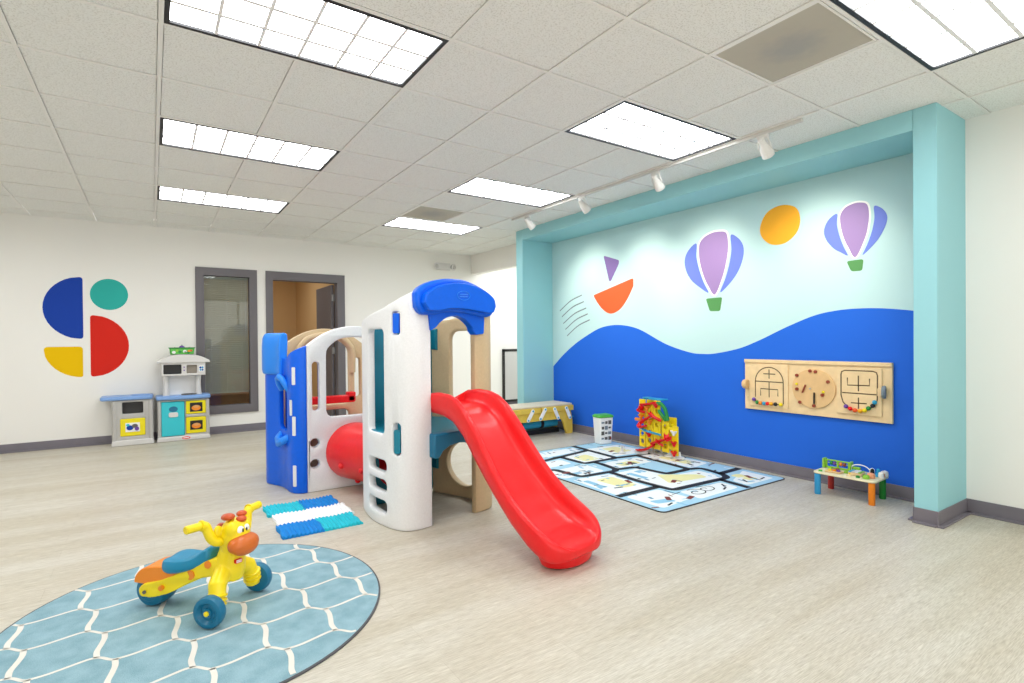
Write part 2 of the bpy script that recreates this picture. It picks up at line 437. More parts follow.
baseboard('baseboard_passage', [(XC1, 4, XC1, YB, -1, 0)])

# window
win = struct(panel('window_1', [(.495, .268), (1.251, .268), (1.251, 2.255), (.495, 2.255)], [[(.596, .378), (1.151, .378), (1.151, 2.148), (.596, 2.148)]], T + .025, M_frame, None, .003, lambda u, v, w: (u, YB + T / 2 - .0125 + w, v)))
b = MB(); b.box(.59, 1.157, YB + .045, YB + .051, .37, 2.155); b.build('window_pane', M_glass, win, smooth=False)
bl = thing('window_blind', 'closed horizontal slat blind hanging behind the grey framed wall window', 'blind', (.873, YB + .085, 2.14))
b = MB(); z = -.03
while z > -1.565:
    M = Matrix.Translation((0, 0, z)) @ Matrix.Rotation(R(48), 4, 'X'); b.box(-.27, .27, -.0145, .0145, -.0006, .0006, M); z -= .026
b.build('slats', M_slat, bl, smooth=False)
b = MB(); b.box(-.275, .275, -.014, .014, -.02, .005); b.build('head_rail', M_slat, bl, bevel=.002)
b = MB(); b.box(-.272, .272, -.013, .013, -1.60, -1.578); b.build('bottom_rail', M_slat, bl, bevel=.003)
for x in (-.19, .0, .19):
    b = MB(); b.tube([(x, -.015, 0), (x, -.015, -1.59)], .0016, 5); b.build('ladder_cord', M_ltgray, bl)
b = MB(); b.tube([(.235, -.022, -.01), (.235, -.022, -.9)], .003, 6); b.build('tilt_wand', M_ltgray, bl)

# door opening, frame, leaf
door = struct(panel('door_1', [(1.365, 0), (1.459, 0), (1.459, 2.133), (2.375, 2.133), (2.375, 0), (2.49, 0), (2.49, 2.255), (1.365, 2.255)], [], T + .05, M_frame, None, .003, lambda u, v, w: (u, YB + T / 2 + w, v)))
leaf = tag(bpy.data.objects.new('door_leaf', None), 'dark grey door leaf swung open into the tan room', 'door'); COL.objects.link(leaf); leaf.location = (2.352, YB + T + .02, 0)
b = MB(); b.box(-.022, .022, .02, .90, .01, 2.12); b.build('door_slab', M_frame, leaf, bevel=.003)
for zz in (.25, 1.1, 1.92):
    b = MB(); b.box(-.012, .035, -.005, .03, zz - .05, zz + .05); b.build('hinge', M_metal, leaf, bevel=.002)
b = MB(); b.tube([(-.03, .83, 1.0), (-.075, .83, 1.0), (-.075, .72, 1.0)], .010, 8); b.lathe([(.028, 0), (.028, .012)], (-.022, .83, 1.0), (-1, 0, 0), 16); b.build('door_handle', M_metal, leaf)
# tan room behind
wall('wall_tan_room', [(-.3, 2.5, 11.5, 11.62, 0, CEIL), (2.5, 2.62, YB + T, 11.5, 0, CEIL), (-.42, -.3, YB + T, 11.62, 0, CEIL), (-.3, 2.5, YB + T, YB + T + .004, 2.3, CEIL)], M_tan)
b = MB(); b.box(-.42, 2.62, YB + T, 11.62, CEIL, CEIL + .1); struct(b.build('ceiling_tan_room', M_white, smooth=False))
# unseen lamps added to brighten the tan room and the passage
def fill_lamp(name, label, x, y, s=1):
    t = thing(name, label, 'light', (x, y, CEIL)); b = MB(); b.box(-.5, .5, -.26, .26, -.03, -.001); b.box(-.53, .53, -.29, .29, -.012, -.001); b.build('lamp_housing', M_white, t, smooth=False)
    b = MB(); b.add([(-.48, -.24, -.0305), (.48, -.24, -.0305), (.48, .24, -.0305), (-.48, .24, -.0305)], [(0, 3, 2, 1)]); b.build('lamp_diffuser', M_lamp, t, smooth=False)
fill_lamp('added_fill_light', 'flat fill light added to the tan room behind the door', 1.2, 9.7)
fill_lamp('added_fill_light', 'flat fill light added to the white passage, close to the cream wall', 5.6, 7.4)
fill_lamp('added_fill_light', 'flat fill light added to the white passage, farther along', 6.75, 6.75)
# low wooden ledge seen below the blind
b = MB(); b.box(.45, 1.30, YB + .30, YB + .62, 0, .50); tag(b.build('low_cabinet', M_brown, None, bevel=.006), 'low brown wooden cabinet seen through the window below the blind', 'cabinet')
# low dark framed panel in the passage
pn = thing('framed_panel', 'low grey panel in a black frame in the white passage', 'panel', (5.75, YB - .02, 0))
b = MB(); b.box(-.32, .32, -.012, .012, .14, 1.03); b.build('panel_sheet', mat('panel_grey', 'C4C4C2', .4), pn, smooth=False)
b = MB()
for q in ((-.36, -.32, .06, 1.075), (.32, .36, .06, 1.075), (-.36, .36, 1.03, 1.075), (-.36, .36, .10, .14), (-.36, .36, .0, .05)): b.box(q[0], q[1], -.02, .018, q[2], q[3])
b.build('panel_frame', M_black, pn, bevel=.003)
# emergency light
em = thing('emergency_light', 'white twin-lamp emergency light high on the cream wall', 'light', (4.19, YB, 2.51))
b = MB(); b.box(-.13, .13, -.05, .003, -.06, .06); b.build('housing', M_ltgray, em, bevel=.012)
for x in (-.14, .14):
    b = MB(); b.lathe([(.0, .0), (.03, 0), (.055, .045), (.058, .06), (.0, .062)], (x, -.045, 0), (math.copysign(.35, x), -1, -.15), 18); h = b.build('lamp_head', M_ltgray, em)
    b = MB(); b.ell((x + math.copysign(.02, x), -.103, -.01), (.036, .010, .036)); b.build('lamp_lens', M_gray, h)

# ceiling lights
def make_light(label, i, j):
    t = thing('ceiling_light', label, 'light', (GX + (i + 1) * G, (YL(j) + YL(j + 1)) / 2, CEIL), 0, 'recessed ceiling lights')
    hx, hy = G - .012, (YL(j + 1) - YL(j)) / 2 - .012
    b = MB(); w = .022
    b.box(-hx, hx, -hy, -hy + w, -.006, .10); b.box(-hx, hx, hy - w, hy, -.006, .10); b.box(-hx, -hx + w, -hy + w, hy - w, -.006, .10); b.box(hx - w, hx, -hy + w, hy - w, -.006, .10)
    b.build('frame', M_cframe, t, smooth=False)
    b = MB(); b.box(-hx, hx, -hy, hy, .10, .12); b.build('housing', M_white, t, smooth=False)  # unseen lid, added to stop light leaking above the tiles
    b = MB(); b.add([(-hx + w, -hy + w, .006), (hx - w, -hy + w, .006), (hx - w, hy - w, .006), (-hx + w, hy - w, .006)], [(0, 3, 2, 1)]); b.build('diffuser', M_lamp, t, smooth=False)
    b = MB(); ix, iy = hx - w, hy - w
    for k in range(1, 6):
        x = -ix + 2 * ix * k / 6; b.box(x - .008, x + .008, -iy, iy, -.0042, .0045)
    for k in range(1, 3):
        y = -iy + 2 * iy * k / 3; b.box(-ix, ix, y - .010, y + .010, -.005, .004)
    b.build('louver_grid', M_louver, t, smooth=False)
    return t
M_louver = mat('louver_white', 'F6F6F6', .4)
NAMES = {(0, -1): 'large recessed light with louvre grid, nearest above the round rug', (0, 2): 'recessed light between two others in the row towards the wall logo',
         (0, 5): 'farthest recessed light in the row near the wall with the window', (4, -4): 'recessed light beside the stained square vent near the column',
         (4, -1): 'recessed light beside the track lighting, before the balloon mural', (4, 2): 'recessed light beside the end of the track, ahead of the far vent',
         (0, -4): 'unseen recessed light added just behind the viewpoint, next to the one above the rug', (-4, -1): 'light of the added recessed row near the unseen wall, closest to the added window',
         (-4, 2): 'middle light of the added recessed row near the unseen wall', (-4, 5): 'light of the added recessed row near the unseen wall, by the cream wall',
         (9, 5): 'unseen recessed light added to the white passage, in line with the far vent', (9, 2): 'unseen recessed light added to the white passage behind the mural wall',
         (4, 5): 'farthest recessed light, touching the small brown vent'}
for i, j in LIGHTS:
    make_light(NAMES.get((i, j), 'unseen recessed light added above and behind the viewpoint'), i, j)
def make_vent(i, j, label):
    t = thing('ceiling_vent', label, 'vent', (GX + (i + .5) * G, (YL(j) + YL(j + 1)) / 2, CEIL), 0, 'square ceiling vents')
    h = G / 2 - .014; hy = (YL(j + 1) - YL(j)) / 2 - .014
    b = MB(); b.box(-h, h, -hy, hy, 0, .012); b.build('perforated_panel', M_vent, t, smooth=False)
    b = MB(); w = .012
    b.box(-h, h, -hy, -hy + w, -.004, .012); b.box(-h, h, hy - w, hy, -.004, .012); b.box(-h, -h + w, -hy + w, hy - w, -.004, .012); b.box(h - w, h, -hy + w, hy - w, -.004, .012)
    b.build('vent_frame', M_tbar, t, smooth=False)
make_vent(4, -3, 'large grey brown ceiling vent with dark dust stain'); make_vent(4, 4, 'small plain brown ceiling vent at the far end of the room')

# track and its four spotlights
b = MB(); b.box(3.722, 3.748, 1.90, 5.40, CEIL - .03, CEIL - .004)
tag(b.build('lighting_track', M_track_d, bevel=.003), 'long grey lighting track fixed to the ceiling before the mural', 'track')
SPOTS = [(5.08, 5.05, 'white track spotlight by the far end of the track'), (4.13, 4.15, 'white track spotlight above the boat side of the mural'),
         (3.17, 3.35, 'white track spotlight before the middle balloon'), (2.18, 2.25, 'white track spotlight nearest the near column')]
for y, ty, lab in SPOTS:
    t = thing('track_spotlight', lab, 'spotlight', (3.735, y, CEIL - .03), 0, 'spotlights on the ceiling track')
    b = MB(); b.box(-.014, .014, -.045, .045, -.022, 0); b.build('adapter', M_track, t, bevel=.004)
    tgt = Vector((XW - 3.735, ty - y, 1.84 - (CEIL - .03))); d = tgt.normalized(); c = Vector((.02, 0, -.085))
    s = d.cross(Vector((0, 0, 1))).normalized()
    b = MB()
    for k in (-1, 1):
        b.tube([(0, 0, -.02), Vector((.0, 0, -.025)) + s * k * .035, c + s * k * .047, c + s * k * .047 + d * .01], .006, 6)
    b.build('yoke', M_track, t)
    b = MB(); b.lathe([(.0, -.07), (.022, -.07), (.026, -.02), (.040, .01), (.044, .06), (.044, .075), (.038, .075), (.036, .05), (.0, .045)], c, d, 20); b.build('lamp_head', M_track, t)
    b = MB(); b.lathe([(.0, .052), (.030, .052), (.030, .056), (.0, .058)], c, d, 16); b.build('bulb', M_lamp2, t)
    ld = bpy.data.lights.new('spot_lamp', 'SPOT'); lo = bpy.data.objects.new('spot_lamp', ld); COL.objects.link(lo); lo.parent = t
    ld.energy = 50; ld.color = (1, .89, .74); ld.spot_size = R(76); ld.spot_blend = 1.0; ld.shadow_soft_size = .05
    lo.location = c + d * .085; lo.rotation_euler = d.to_track_quat('-Z', 'Y').to_euler()

# ------------------------------------------------------------------ paintings on the walls
def painted(name, pts, m, label, cat, wallaxis, t=.002, parent=None, group=None, r=0, mids=None):
    """flat painted shape, on the back wall ('B', coordinates x, z) or the mural wall ('M', coordinates y, z)"""
    fn = (lambda u, v, w: (u, YB - w, v)) if wallaxis == 'B' else (lambda u, v, w: (XW - w, u, v))
    b = MB(); b.prism(pts, fn, -.0015 if wallaxis == 'B' else .0003, t)
    o = b.build(name, m, parent, smooth=False)
    if label: tag(o, label, cat, group)
    return o
def half(cx, r_pts, n=6): return [tuple(p) for p in catmull(r_pts, n)]
# logo
bl_pts = roundpoly([(-.689, 2.05)] + [(-.689 + -.375 * math.sin(t), 1.672 + .378 * math.cos(t)) for t in [PI * k / 20 for k in range(2, 19)]] + [(-.689, 1.295)], [.04] + [0] * 17 + [.04])
painted('logo_shape', bl_pts, M_logo_b, 'blue half circle painted on the cream wall', 'wall art', 'B', group='logo shapes on the cream wall')
painted('logo_shape', oval(-.43, 1.847, .191, .192, 40), M_logo_t, 'teal disc painted on the cream wall', 'wall art', 'B', group='logo shapes on the cream wall')
rd_pts = roundpoly([(-.622, .832)] + [(-.622 + .385 * math.sin(t), 1.212 - .380 * math.cos(t)) for t in [PI * k / 20 for k in range(2, 19)]] + [(-.622, 1.592)], [.04] + [0] * 17 + [.04])
painted('logo_shape', rd_pts, M_logo_r, 'red half circle painted on the cream wall', 'wall art', 'B', group='logo shapes on the cream wall')
yl_pts = roundpoly([(-.695, 1.205), (-1.064, 1.205)] + [(-.695 - .369 * math.cos(t), 1.205 - .37 * math.sin(t)) for t in [PI / 2 * k / 10 for k in range(2, 10)]] + [(-.695, .835)], [.04, .05] + [0] * 8 + [.04])
painted('logo_shape', yl_pts, M_logo_y, 'yellow quarter circle painted on the cream wall', 'wall art', 'B', group='logo shapes on the cream wall')
# mural wave
wv = [tuple(p) for p in catmull([(5.872, .862), (5.65, 1.03), (5.408, 1.177), (5.18, 1.285), (4.959, 1.371), (4.78, 1.405), (4.603, 1.409), (4.42, 1.385), (4.235, 1.33), (3.901, 1.177), (3.595, 1.09), (3.43, 1.075), (3.281, 1.083), (3.024, 1.135), (2.813, 1.215), (2.573, 1.325), (2.33, 1.42), (2.143, 1.456), (1.969, 1.463), (1.806, 1.454), (1.61, 1.425), (1.448, 1.382)], 6)]
painted('painted_wave', [(5.872, .10)] + wv + [(1.448, .10)], M_wave, 'large blue wave painted across the lower mural wall', 'wall art', 'M')
def cat2(pts, n=5): return [tuple(p) for p in catmull(pts, n, True)]
def balloon(label, scale, L, C, Rr, bk):
    t = thing('painted_balloon', label, 'wall art', (XW, 0, 0), 0, 'hot air balloons on the mural')
    e = []
    for nm, pts, m in (('lilac_gore', C, M_mlil), ('periwinkle_gore', L, M_mper), ('periwinkle_gore', Rr, M_mper), ('basket', bk, M_mgrn)):
        b = MB(); b.prism(roundpoly(pts, .02) if nm == 'basket' else pts, lambda u, v, w: (-w, u, v), .0003, .002); b.build(nm, m, t, smooth=False)
    # white outline between the gores
    b = MB()
    edge = [p for p in C]
    P = edge + edge[:1]
    for a, c in zip(P, P[1:]):
        pass
    q = [Vector(p) for p in edge]; n = len(q); inner = []; outer = []
    ctr = sum(q, Vector((0, 0))) / n
    for k in range(n):
        tg = (q[(k + 1) % n] - q[k - 1]).normalized(); nr = Vector((tg.y, -tg.x))
        if nr.dot(q[k] - ctr) < 0: nr = -nr
        inner.append(q[k]); outer.append(q[k] + nr * .019 * scale)
    v = [(-.0024, p.x, p.y) for p in inner] + [(-.0024, p.x, p.y) for p in outer]
    b.add(v, [(k, (k + 1) % n, n + (k + 1) % n, n + k) for k in range(n)]); b.build('white_outline', M_mwhite, t, smooth=False)
    return t
L1 = cat2([(3.50, 2.225), (3.60, 2.165), (3.645, 2.07), (3.63, 1.96), (3.565, 1.85), (3.47, 1.77), (3.36, 1.70), (3.41, 1.80), (3.465, 1.94), (3.50, 2.09)])
C1 = cat2([(3.46, 2.215), (3.40, 2.275), (3.305, 2.303), (3.22, 2.30), (3.158, 2.278), (3.136, 2.20), (3.137, 2.09), (3.165, 1.95), (3.209, 1.819), (3.286, 1.675), (3.36, 1.77), (3.411, 1.87), (3.452, 2.0), (3.468, 2.11)])
R1 = cat2([(3.105, 2.245), (3.03, 2.205), (2.98, 2.13), (2.972, 2.04), (3.005, 1.93), (3.06, 1.84), (3.14, 1.755), (3.225, 1.695), (3.17, 1.82), (3.125, 1.96), (3.10, 2.10)])
balloon('striped hot air balloon painted between the boat and the sun', 1, L1, C1, R1, [(3.39, 1.642), (3.204, 1.644), (3.228, 1.508), (3.345, 1.512)])
L2 = cat2([(2.14, 2.255), (2.205, 2.22), (2.242, 2.14), (2.228, 2.06), (2.17, 1.975), (2.11, 1.93), (2.06, 1.90), (2.095, 1.985), (2.125, 2.08), (2.142, 2.17)])
C2 = cat2([(2.115, 2.235), (2.08, 2.29), (2.02, 2.312), (1.966, 2.31), (1.92, 2.285), (1.905, 2.21), (1.912, 2.12), (1.935, 2.02), (2.003, 1.878), (2.055, 1.965), (2.09, 2.05), (2.112, 2.15)])
R2 = cat2([(1.87, 2.26), (1.82, 2.235), (1.785, 2.18), (1.785, 2.12), (1.815, 2.045), (1.865, 1.97), (1.952, 1.888), (1.918, 1.97), (1.885, 2.07), (1.868, 2.17)])
balloon('striped hot air balloon painted beside the near column', .75, L2, C2, R2, [(2.07, 1.854), (1.946, 1.856), (1.956, 1.764), (2.036, 1.767)])
painted('painted_sun', cat2([(2.804, 2.27), (2.74, 2.387), (2.609, 2.428), (2.484, 2.386), (2.44, 2.285), (2.465, 2.166), (2.569, 2.084), (2.698, 2.089), (2.787, 2.169)]), M_msun, 'yellow round sun painted between the two balloons', 'wall art', 'M')
bt = thing('painted_boat', 'orange sailboat with violet sail painted above the wave', 'wall art', (XW, 0, 0))
b = MB(); b.prism(roundpoly([(4.860, 2.287), (4.595, 2.195), (4.60, 2.15), (4.735, 1.955), (4.765, 1.957)], .03), lambda u, v, w: (-w, u, v), .0003, .002); b.build('sail', M_mvio, bt, smooth=False)
b = MB(); b.prism(roundpoly([(5.05, 1.803), (4.368, 1.957)] + [tuple(p) for p in catmull([(4.37, 1.86), (4.457, 1.726), (4.57, 1.61), (4.70, 1.556), (4.80, 1.567), (4.90, 1.63), (4.98, 1.71)], 4)], [.03, .03] + [0] * 25), lambda u, v, w: (-w, u, v), .0003, .002); b.build('hull', M_mora, bt, smooth=False)
wl = thing('painted_wind_lines', 'five thin grey wind lines painted beside the boat', 'wall art', (XW, 0, 0))
for (y0, z0), (y1, z1) in [((5.721, 1.637), (5.267, 1.823)), ((5.678, 1.554), (5.228, 1.735)), ((5.648, 1.46), (5.184, 1.648)), ((5.605, 1.378), (5.157, 1.57)), ((5.57, 1.289), (5.119, 1.492))]:
    mid = ((y0 + y1) / 2, (z0 + z1) / 2 + .03); P = catmull([(y0, z0), mid, (y1, z1)], 6); b = MB(); v = []
    for p in P: v += [(-.002, p.x, p.y + .008), (-.002, p.x, p.y - .008)]
    b.add(v, [(2 * k, 2 * k + 1, 2 * k + 3, 2 * k + 2) for k in range(len(P) - 1)]); b.build('line', M_mgrey, wl, smooth=False)
# ------------------------------------------------------------------ the big climber with slide
OB = Vector((1.50, 3.90, 0))
TH = R(9.6); TO = Vector((1.733, 3.227, 0)); E1 = Vector((math.cos(TH), math.sin(TH), 0)); E2 = Vector((-math.sin(TH), math.cos(TH), 0)); EZ = Vector((0, 0, 1))
def TW(x, y, z): return TO + E1 * x + E2 * y + EZ * z - OB
def WW(x, y, z): return Vector((x, y, z)) - OB
climber = thing('play_climber', 'large plastic toddler climber with red slide, tunnel and blue climbing wall', 'playset', OB)
TPATH = [(.187, 0), (.29, .0), (.37, .035), (.41, .11), (.425, .25), (.415, .40), (.375, .56), (.33, .68)]
_tp = catmull(TPATH, 10); _cum = [0]
for a, c in zip(_tp, _tp[1:]): _cum.append(_cum[-1] + (c - a).length)
ULEN = _cum[-1]
def tpath(u):
    u = max(0, min(ULEN, u))
    for k in range(len(_cum) - 1):
        if u <= _cum[k + 1] + 1e-9:
            t = (u - _cum[k]) / (_cum[k + 1] - _cum[k]); p = _tp[k].lerp(_tp[k + 1], t); d = (_tp[k + 1] - _tp[k]).normalized()
            if t > .5 and k + 2 < len(_tp): d = d.lerp((_tp[k + 2] - _tp[k + 1]).normalized(), t - .5).normalized()
            elif t < .5 and k > 0: d = d.lerp((_tp[k] - _tp[k - 1]).normalized(), .5 - t).normalized()
            return p, d
def tower_map(side):
    def fn(u, v, w):     # w > 0 points outward
        p, d = tpath(u); nrm = Vector((d.y, -d.x))
        q = p + nrm * (w - .0275)
        return TW(side * q.x, q.y, v)
    return fn
CUTS = [ULEN * k / 26 for k in range(1, 26)]
def top_profile():
    return [(0, 1.605), (.06, 1.595), (.09, 1.575), (.177, 1.535), (.262, 1.498), (.40, 1.452), (.55, 1.424), (.70, 1.402), (.80, 1.390), (ULEN, 1.375)]
tower_out = [(0, 0), (ULEN, 0)] + [(u, z) for u, z in reversed(top_profile())]
holes = [rrect(.385, .640, .615, 1.315, .035), rrect(.365, .64, .360, .440, .035), rrect(.365, .64, .228, .308, .035), rrect(.365, .64, .085, .170, .035),
         rrect(.228, .293, 1.275, 1.425, .02), rrect(.228, .293, .49, .70, .028)]
panel('tower_side_panel', tower_out, holes, .055, M_plaswhite, climber, .014, tower_map(-1), CUTS)
holes = [rrect(.33, .68, .74, 1.31, .07), oval(.52, .27, .19, .175, 36), rrect(.228, .293, 1.275, 1.425, .02)]
panel('tower_side_panel', tower_out, holes, .055, M_plastan, climber, .014, tower_map(1), CUTS)
# connector clips in the panel openings
for side, z0, z1, m in ((-1, 1.285, 1.415, M_lblue if False else M_blue), (-1, .50, .655, M_teal), (1, 1.285, 1.415, M_blue)):
    fn = tower_map(side); b = MB()
    b.prism(rrect(.235, .286, z0, z1, .014), fn, -.03, .022); b.build('connector_clip', m, climber)
# ring on the rim of the round opening
b = MB(); fn = tower_map(1); ring = [fn(*p, -.03) for p in oval(.52, .27, .195, .18, 36)]
b.tube(ring + ring[:1], .010, 8, False); b.build('opening_rim', M_plastan, climber)
# teal back wall with the tunnel opening
back_out = roundpoly([(-.295, 0), (.295, 0), (.295, 1.36), (.2, 1.40), (-.2, 1.40), (-.295, 1.36)], .05)
panel('back_panel', back_out, [oval(0, .315, .225, .225, 32)], .05, M_teal, climber, .012, lambda u, v, w: TW(u, .69 + w, v))
for z0, z1 in ((1.16, 1.33), (.20, .37)):
    b = MB(); b.prism(rrect(.275, .345, z0, z1, .02), lambda u, v, w: TW(u, .60 + w, v), 0, .06); b.build('connector_clip', M_teal, climber)
    b = MB(); b.prism(rrect(-.30, -.24, z0, z1, .02), lambda u, v, w: TW(u, .60 + w, v), 0, .06); b.build('connector_clip', M_teal, climber)
# platform
hull = [(p.x - .02, p.y + .0) for p in _tp]; hull = hull + [(-x, y) for x, y in reversed(hull)]
b = MB(); b.prism(hull, lambda u, v, w: TW(u, v + .02, w), .56, .62); b.build('platform', M_teal, climber, bevel=.008)
# bracket under the slide
b = MB(); br = [(-.21, .62), (-.21, .46), (-.17, .46), (-.14, .50), (-.08, .53), (0, .54), (.08, .53), (.14, .50), (.17, .46), (.21, .46), (.21, .62)]
b.prism(br, lambda u, v, w: TW(u, -.02 + w, v), -.04, .05); b.build('slide_bracket', M_dteal, climber, bevel=.01)

# blue roof arch over the slide entrance
def arch_pts(tab): return [tuple(p) for p in catmull(tab, 6)]
topc = arch_pts([(-.335, 1.50), (-.325, 1.56), (-.243, 1.612), (-.12, 1.645), (0, 1.652), (.088, 1.645), (.2, 1.612), (.29, 1.565), (.335, 1.50)])
botc = arch_pts([(.335, 1.46), (.31, 1.415), (.25, 1.398), (.112, 1.417), (0, 1.426), (-.10, 1.424), (-.21, 1.404), (-.29, 1.408), (-.33, 1.45)])
b = MB(); b.prism(topc + botc, lambda u, v, w: TW(u, w, v), -.055, .015); roof = b.build('roof_arch', M_blue, climber, bevel=.02, seg=4)
cush_t = arch_pts([(-.305, 1.475), (-.285, 1.535), (-.2, 1.585), (-.1, 1.613), (0, 1.621), (.1, 1.611), (.2, 1.582), (.285, 1.53), (.305, 1.475)])
cush_b = arch_pts([(.285, 1.432), (.24, 1.424), (.112, 1.44), (0, 1.447), (-.10, 1.445), (-.20, 1.427), (-.27, 1.428)])
b = MB(); b.prism(cush_t + cush_b, lambda u, v, w: TW(u, w, v), -.105, -.04); b.build('roof_cushion', M_blue, roof, bevel=.03, seg=5)
b = MB()   # embossed oval badge with two lines
ov = [TW(u, -.107, v) for u, v in oval(.005, 1.535, .055, .030, 28)]; b.tube(ov + ov[:1], .0022, 6, False)
for z in (1.542, 1.527): b.tube([TW(-.028, -.107, z), TW(.04, -.107, z + .002)], .003, 6)
b.build('roof_badge', M_lblue, roof)
inn = arch_pts([(.16, 1.30), (.145, 1.335), (.093, 1.377), (.05, 1.395), (0, 1.402), (-.072, 1.387), (-.13, 1.35), (-.155, 1.325), (-.18, 1.31)])
leg = [(-.2, 1.30), (-.215, 1.41), (-.1, 1.44), (0, 1.45), (.1, 1.44), (.27, 1.41), (.262, 1.28), (.185, 1.272)] + inn
b = MB(); b.prism(leg, lambda u, v, w: TW(u, w, v), -.02, .05); b.build('roof_arch_brace', M_blue, climber, bevel=.008)

# slide, running along -E2 from the tower
RT = [(-.03, .885), (.06, .897), (.18, .89), (.26, .865), (.34, .81), (.42, .73), (.48, .66), (.55, .575), (.62, .495), (.70, .415), (.78, .35), (.86, .298), (.94, .255), (1.0, .222), (1.05, .185), (1.09, .15), (1.115, .12)]
RB = [(-.03, .745), (.10, .735), (.2, .705), (.33, .61), (.42, .51), (.49, .434), (.63, .310), (.78, .187), (.86, .135), (.92, .095), (1.0, .06), (1.06, .055), (1.115, .075)]
RD = [(-.03, .80), (.06, .80), (.16, .79), (.24, .755), (.32, .69), (.42, .575), (.55, .43), (.68, .305), (.80, .215), (.90, .165), (.98, .148), (1.04, .145), (1.09, .135), (1.115, .115)]
HWT = [(-.03, .195), (.2, .2), (.5, .215), (.75, .236), (.9, .246), (.98, .246), (1.03, .236), (1.07, .208), (1.10, .165), (1.115, .12)]
XO = [(-.03, 0), (.4, .0), (1.115, .012)]
secs = []
S = [-.05, -.0485, -.047] + [-.03 + (1.115 + .03) * k / 56 for k in range(57)]
for s in S:
    w = interp(HWT, s); zt, zb, zd = interp(RT, s), interp(RB, s), interp(RD, s); zd = min(zd, zt - .002); x0 = interp(XO, s); q = zt - zd
    row = [(-w + .02, zb), (-w + .003, zb + .35 * (zt - zb)), (-w, zb + .75 * (zt - zb)), (-w + .004, zt - .012), (-w + .016, zt - .002), (-w + .030, zt - .001), (-w + .045, zt - .010),
           (-w + .056, zt - .3 * q - .008), (-w + .066, zd + .25 * q), (-w + .085, zd + .06 * q), (-w + .115, zd)]
    row = [(x * 1, z) for x, z in row]
    full = row + [(0, zd - .002)] + [(-x, z) for x, z in reversed(row)]
    full += [(w * .45, min(zb + .0, zd - .03)), (0, min(zb, zd - .03)), (-w * .45, min(zb, zd - .03))]
    k = 1.0
    secs.append([TW(x0 + x, -s, z) for x, z in full])
b = MB(); b.loft(secs); slide = b.build('slide', M_red, climber, subsurf=1)
for p in slide.data.polygons: p.use_smooth = True
b = MB(); b.lathe([(.0, 0), (.125, 0), (.150, .012), (.165, .05), (.17, .085), (.15, .11), (.0, .115)], (0, 0, 0), (0, 0, 1), 32)
b.apply(lambda p: TW(.03 + p.x * 1.15, -.965 + p.y * .75, p.z)); b.build('slide_foot', M_red, slide)

# ---- rear cube: white front panel, tan back panel, blue climbing wall, red deck and tunnel
def arch_panel_outline():
    top = [tuple(p) for p in catmull([(.80, 1.20), (.70, 1.275), (.58, 1.335), (.47, 1.362), (.40, 1.367), (.33, 1.362), (.22, 1.335), (.10, 1.275), (.0, 1.20)], 5)]
    return [(0, 0), (.80, 0)] + top
def arch_window():
    top = [tuple(p) for p in catmull([(.640, 1.12), (.625, 1.175), (.565, 1.235), (.49, 1.265), (.40, 1.272), (.31, 1.265), (.235, 1.235), (.172, 1.175), (.16, 1.12)], 5)]
    return top + roundpoly([(.155, .60), (.645, .60)], 0) if False else top + [(.158, .66)] + [(.17, .625), (.20, .605)] + [(.60, .605), (.63, .625), (.642, .66)]
slotL, slotR = rrect(.045, .103, .665, 1.07, .028), rrect(.697, .755, .665, 1.07, .028)
front_holes = [arch_window(), slotL, slotR, oval(.062, .402, .037, .037, 20), oval(.062, .229, .037, .037, 20), oval(.738, .402, .037, .037, 20), oval(.738, .229, .037, .037, 20), oval(.385, .305, .222, .222, 36)]
def mapf(x0, y): return lambda u, v, w: WW(x0 + u, y + w, v)
panel('arch_panel', arch_panel_outline(), front_holes, .075, M_plaswhite, climber, .014, mapf(1.052, 4.525))
panel('arch_panel', arch_panel_outline(), [arch_window(), slotL, slotR, rrect(.16, .64, .30, .55, .06)], .075, M_plastan, climber, .014, mapf(1.052, 5.45))
# tan outer hoop of the back panel
hoop = [WW(1.052 + p[0], 5.39, p[1]) for p in catmull([(.665, .92), (.665, 1.13), (.62, 1.22), (.55, 1.275), (.40, 1.305), (.25, 1.275), (.18, 1.22), (.135, 1.13), (.135, .92)], 6)]
b = MB(); b.tube(hoop, .030, 10); b.build('panel_hoop', M_plastan, climber)
# blue climbing wall: a plate along a wavy plan path
BP = catmull([(1.052, 4.487), (.995, 4.495), (.948, 4.54), (.930, 4.62), (.926, 4.72), (.905, 4.83), (.862, 4.92), (.832, 4.985), (.832, 5.05), (.855, 5.14), (.90, 5.30), (.95, 5.45), (1.052, 5.48)], 8)
_bc = [0]
for a, c in zip(BP, BP[1:]): _bc.append(_bc[-1] + (c - a).length)
BL = _bc[-1]
def bpath(u):
    u = max(0, min(BL, u))
    for k in range(len(_bc) - 1):
        if u <= _bc[k + 1] + 1e-9:
            t = (u - _bc[k]) / (_bc[k + 1] - _bc[k]); d = (BP[min(k + 2, len(BP) - 1)] - BP[max(k - 1, 0)]).normalized(); return BP[k].lerp(BP[k + 1], t), d
def bmap(u, v, w):
    p, d = bpath(u); n = Vector((-d.y, d.x)); n = n if n.x < 0 or abs(n.x) < .3 and n.y < 0 else n
    q = p + Vector((-d.y, d.x)) * (w - .0225)
    return WW(q.x, q.y, v)
def bu(x, y):  # u of the path point nearest to x, y
    k = min(range(len(BP)), key=lambda i: (BP[i].x - x) ** 2 + (BP[i].y - y) ** 2); return _bc[k]
u_dip, u_blk0, u_blk1 = bu(.928, 4.70), bu(.915, 4.79), bu(.832, 5.05)
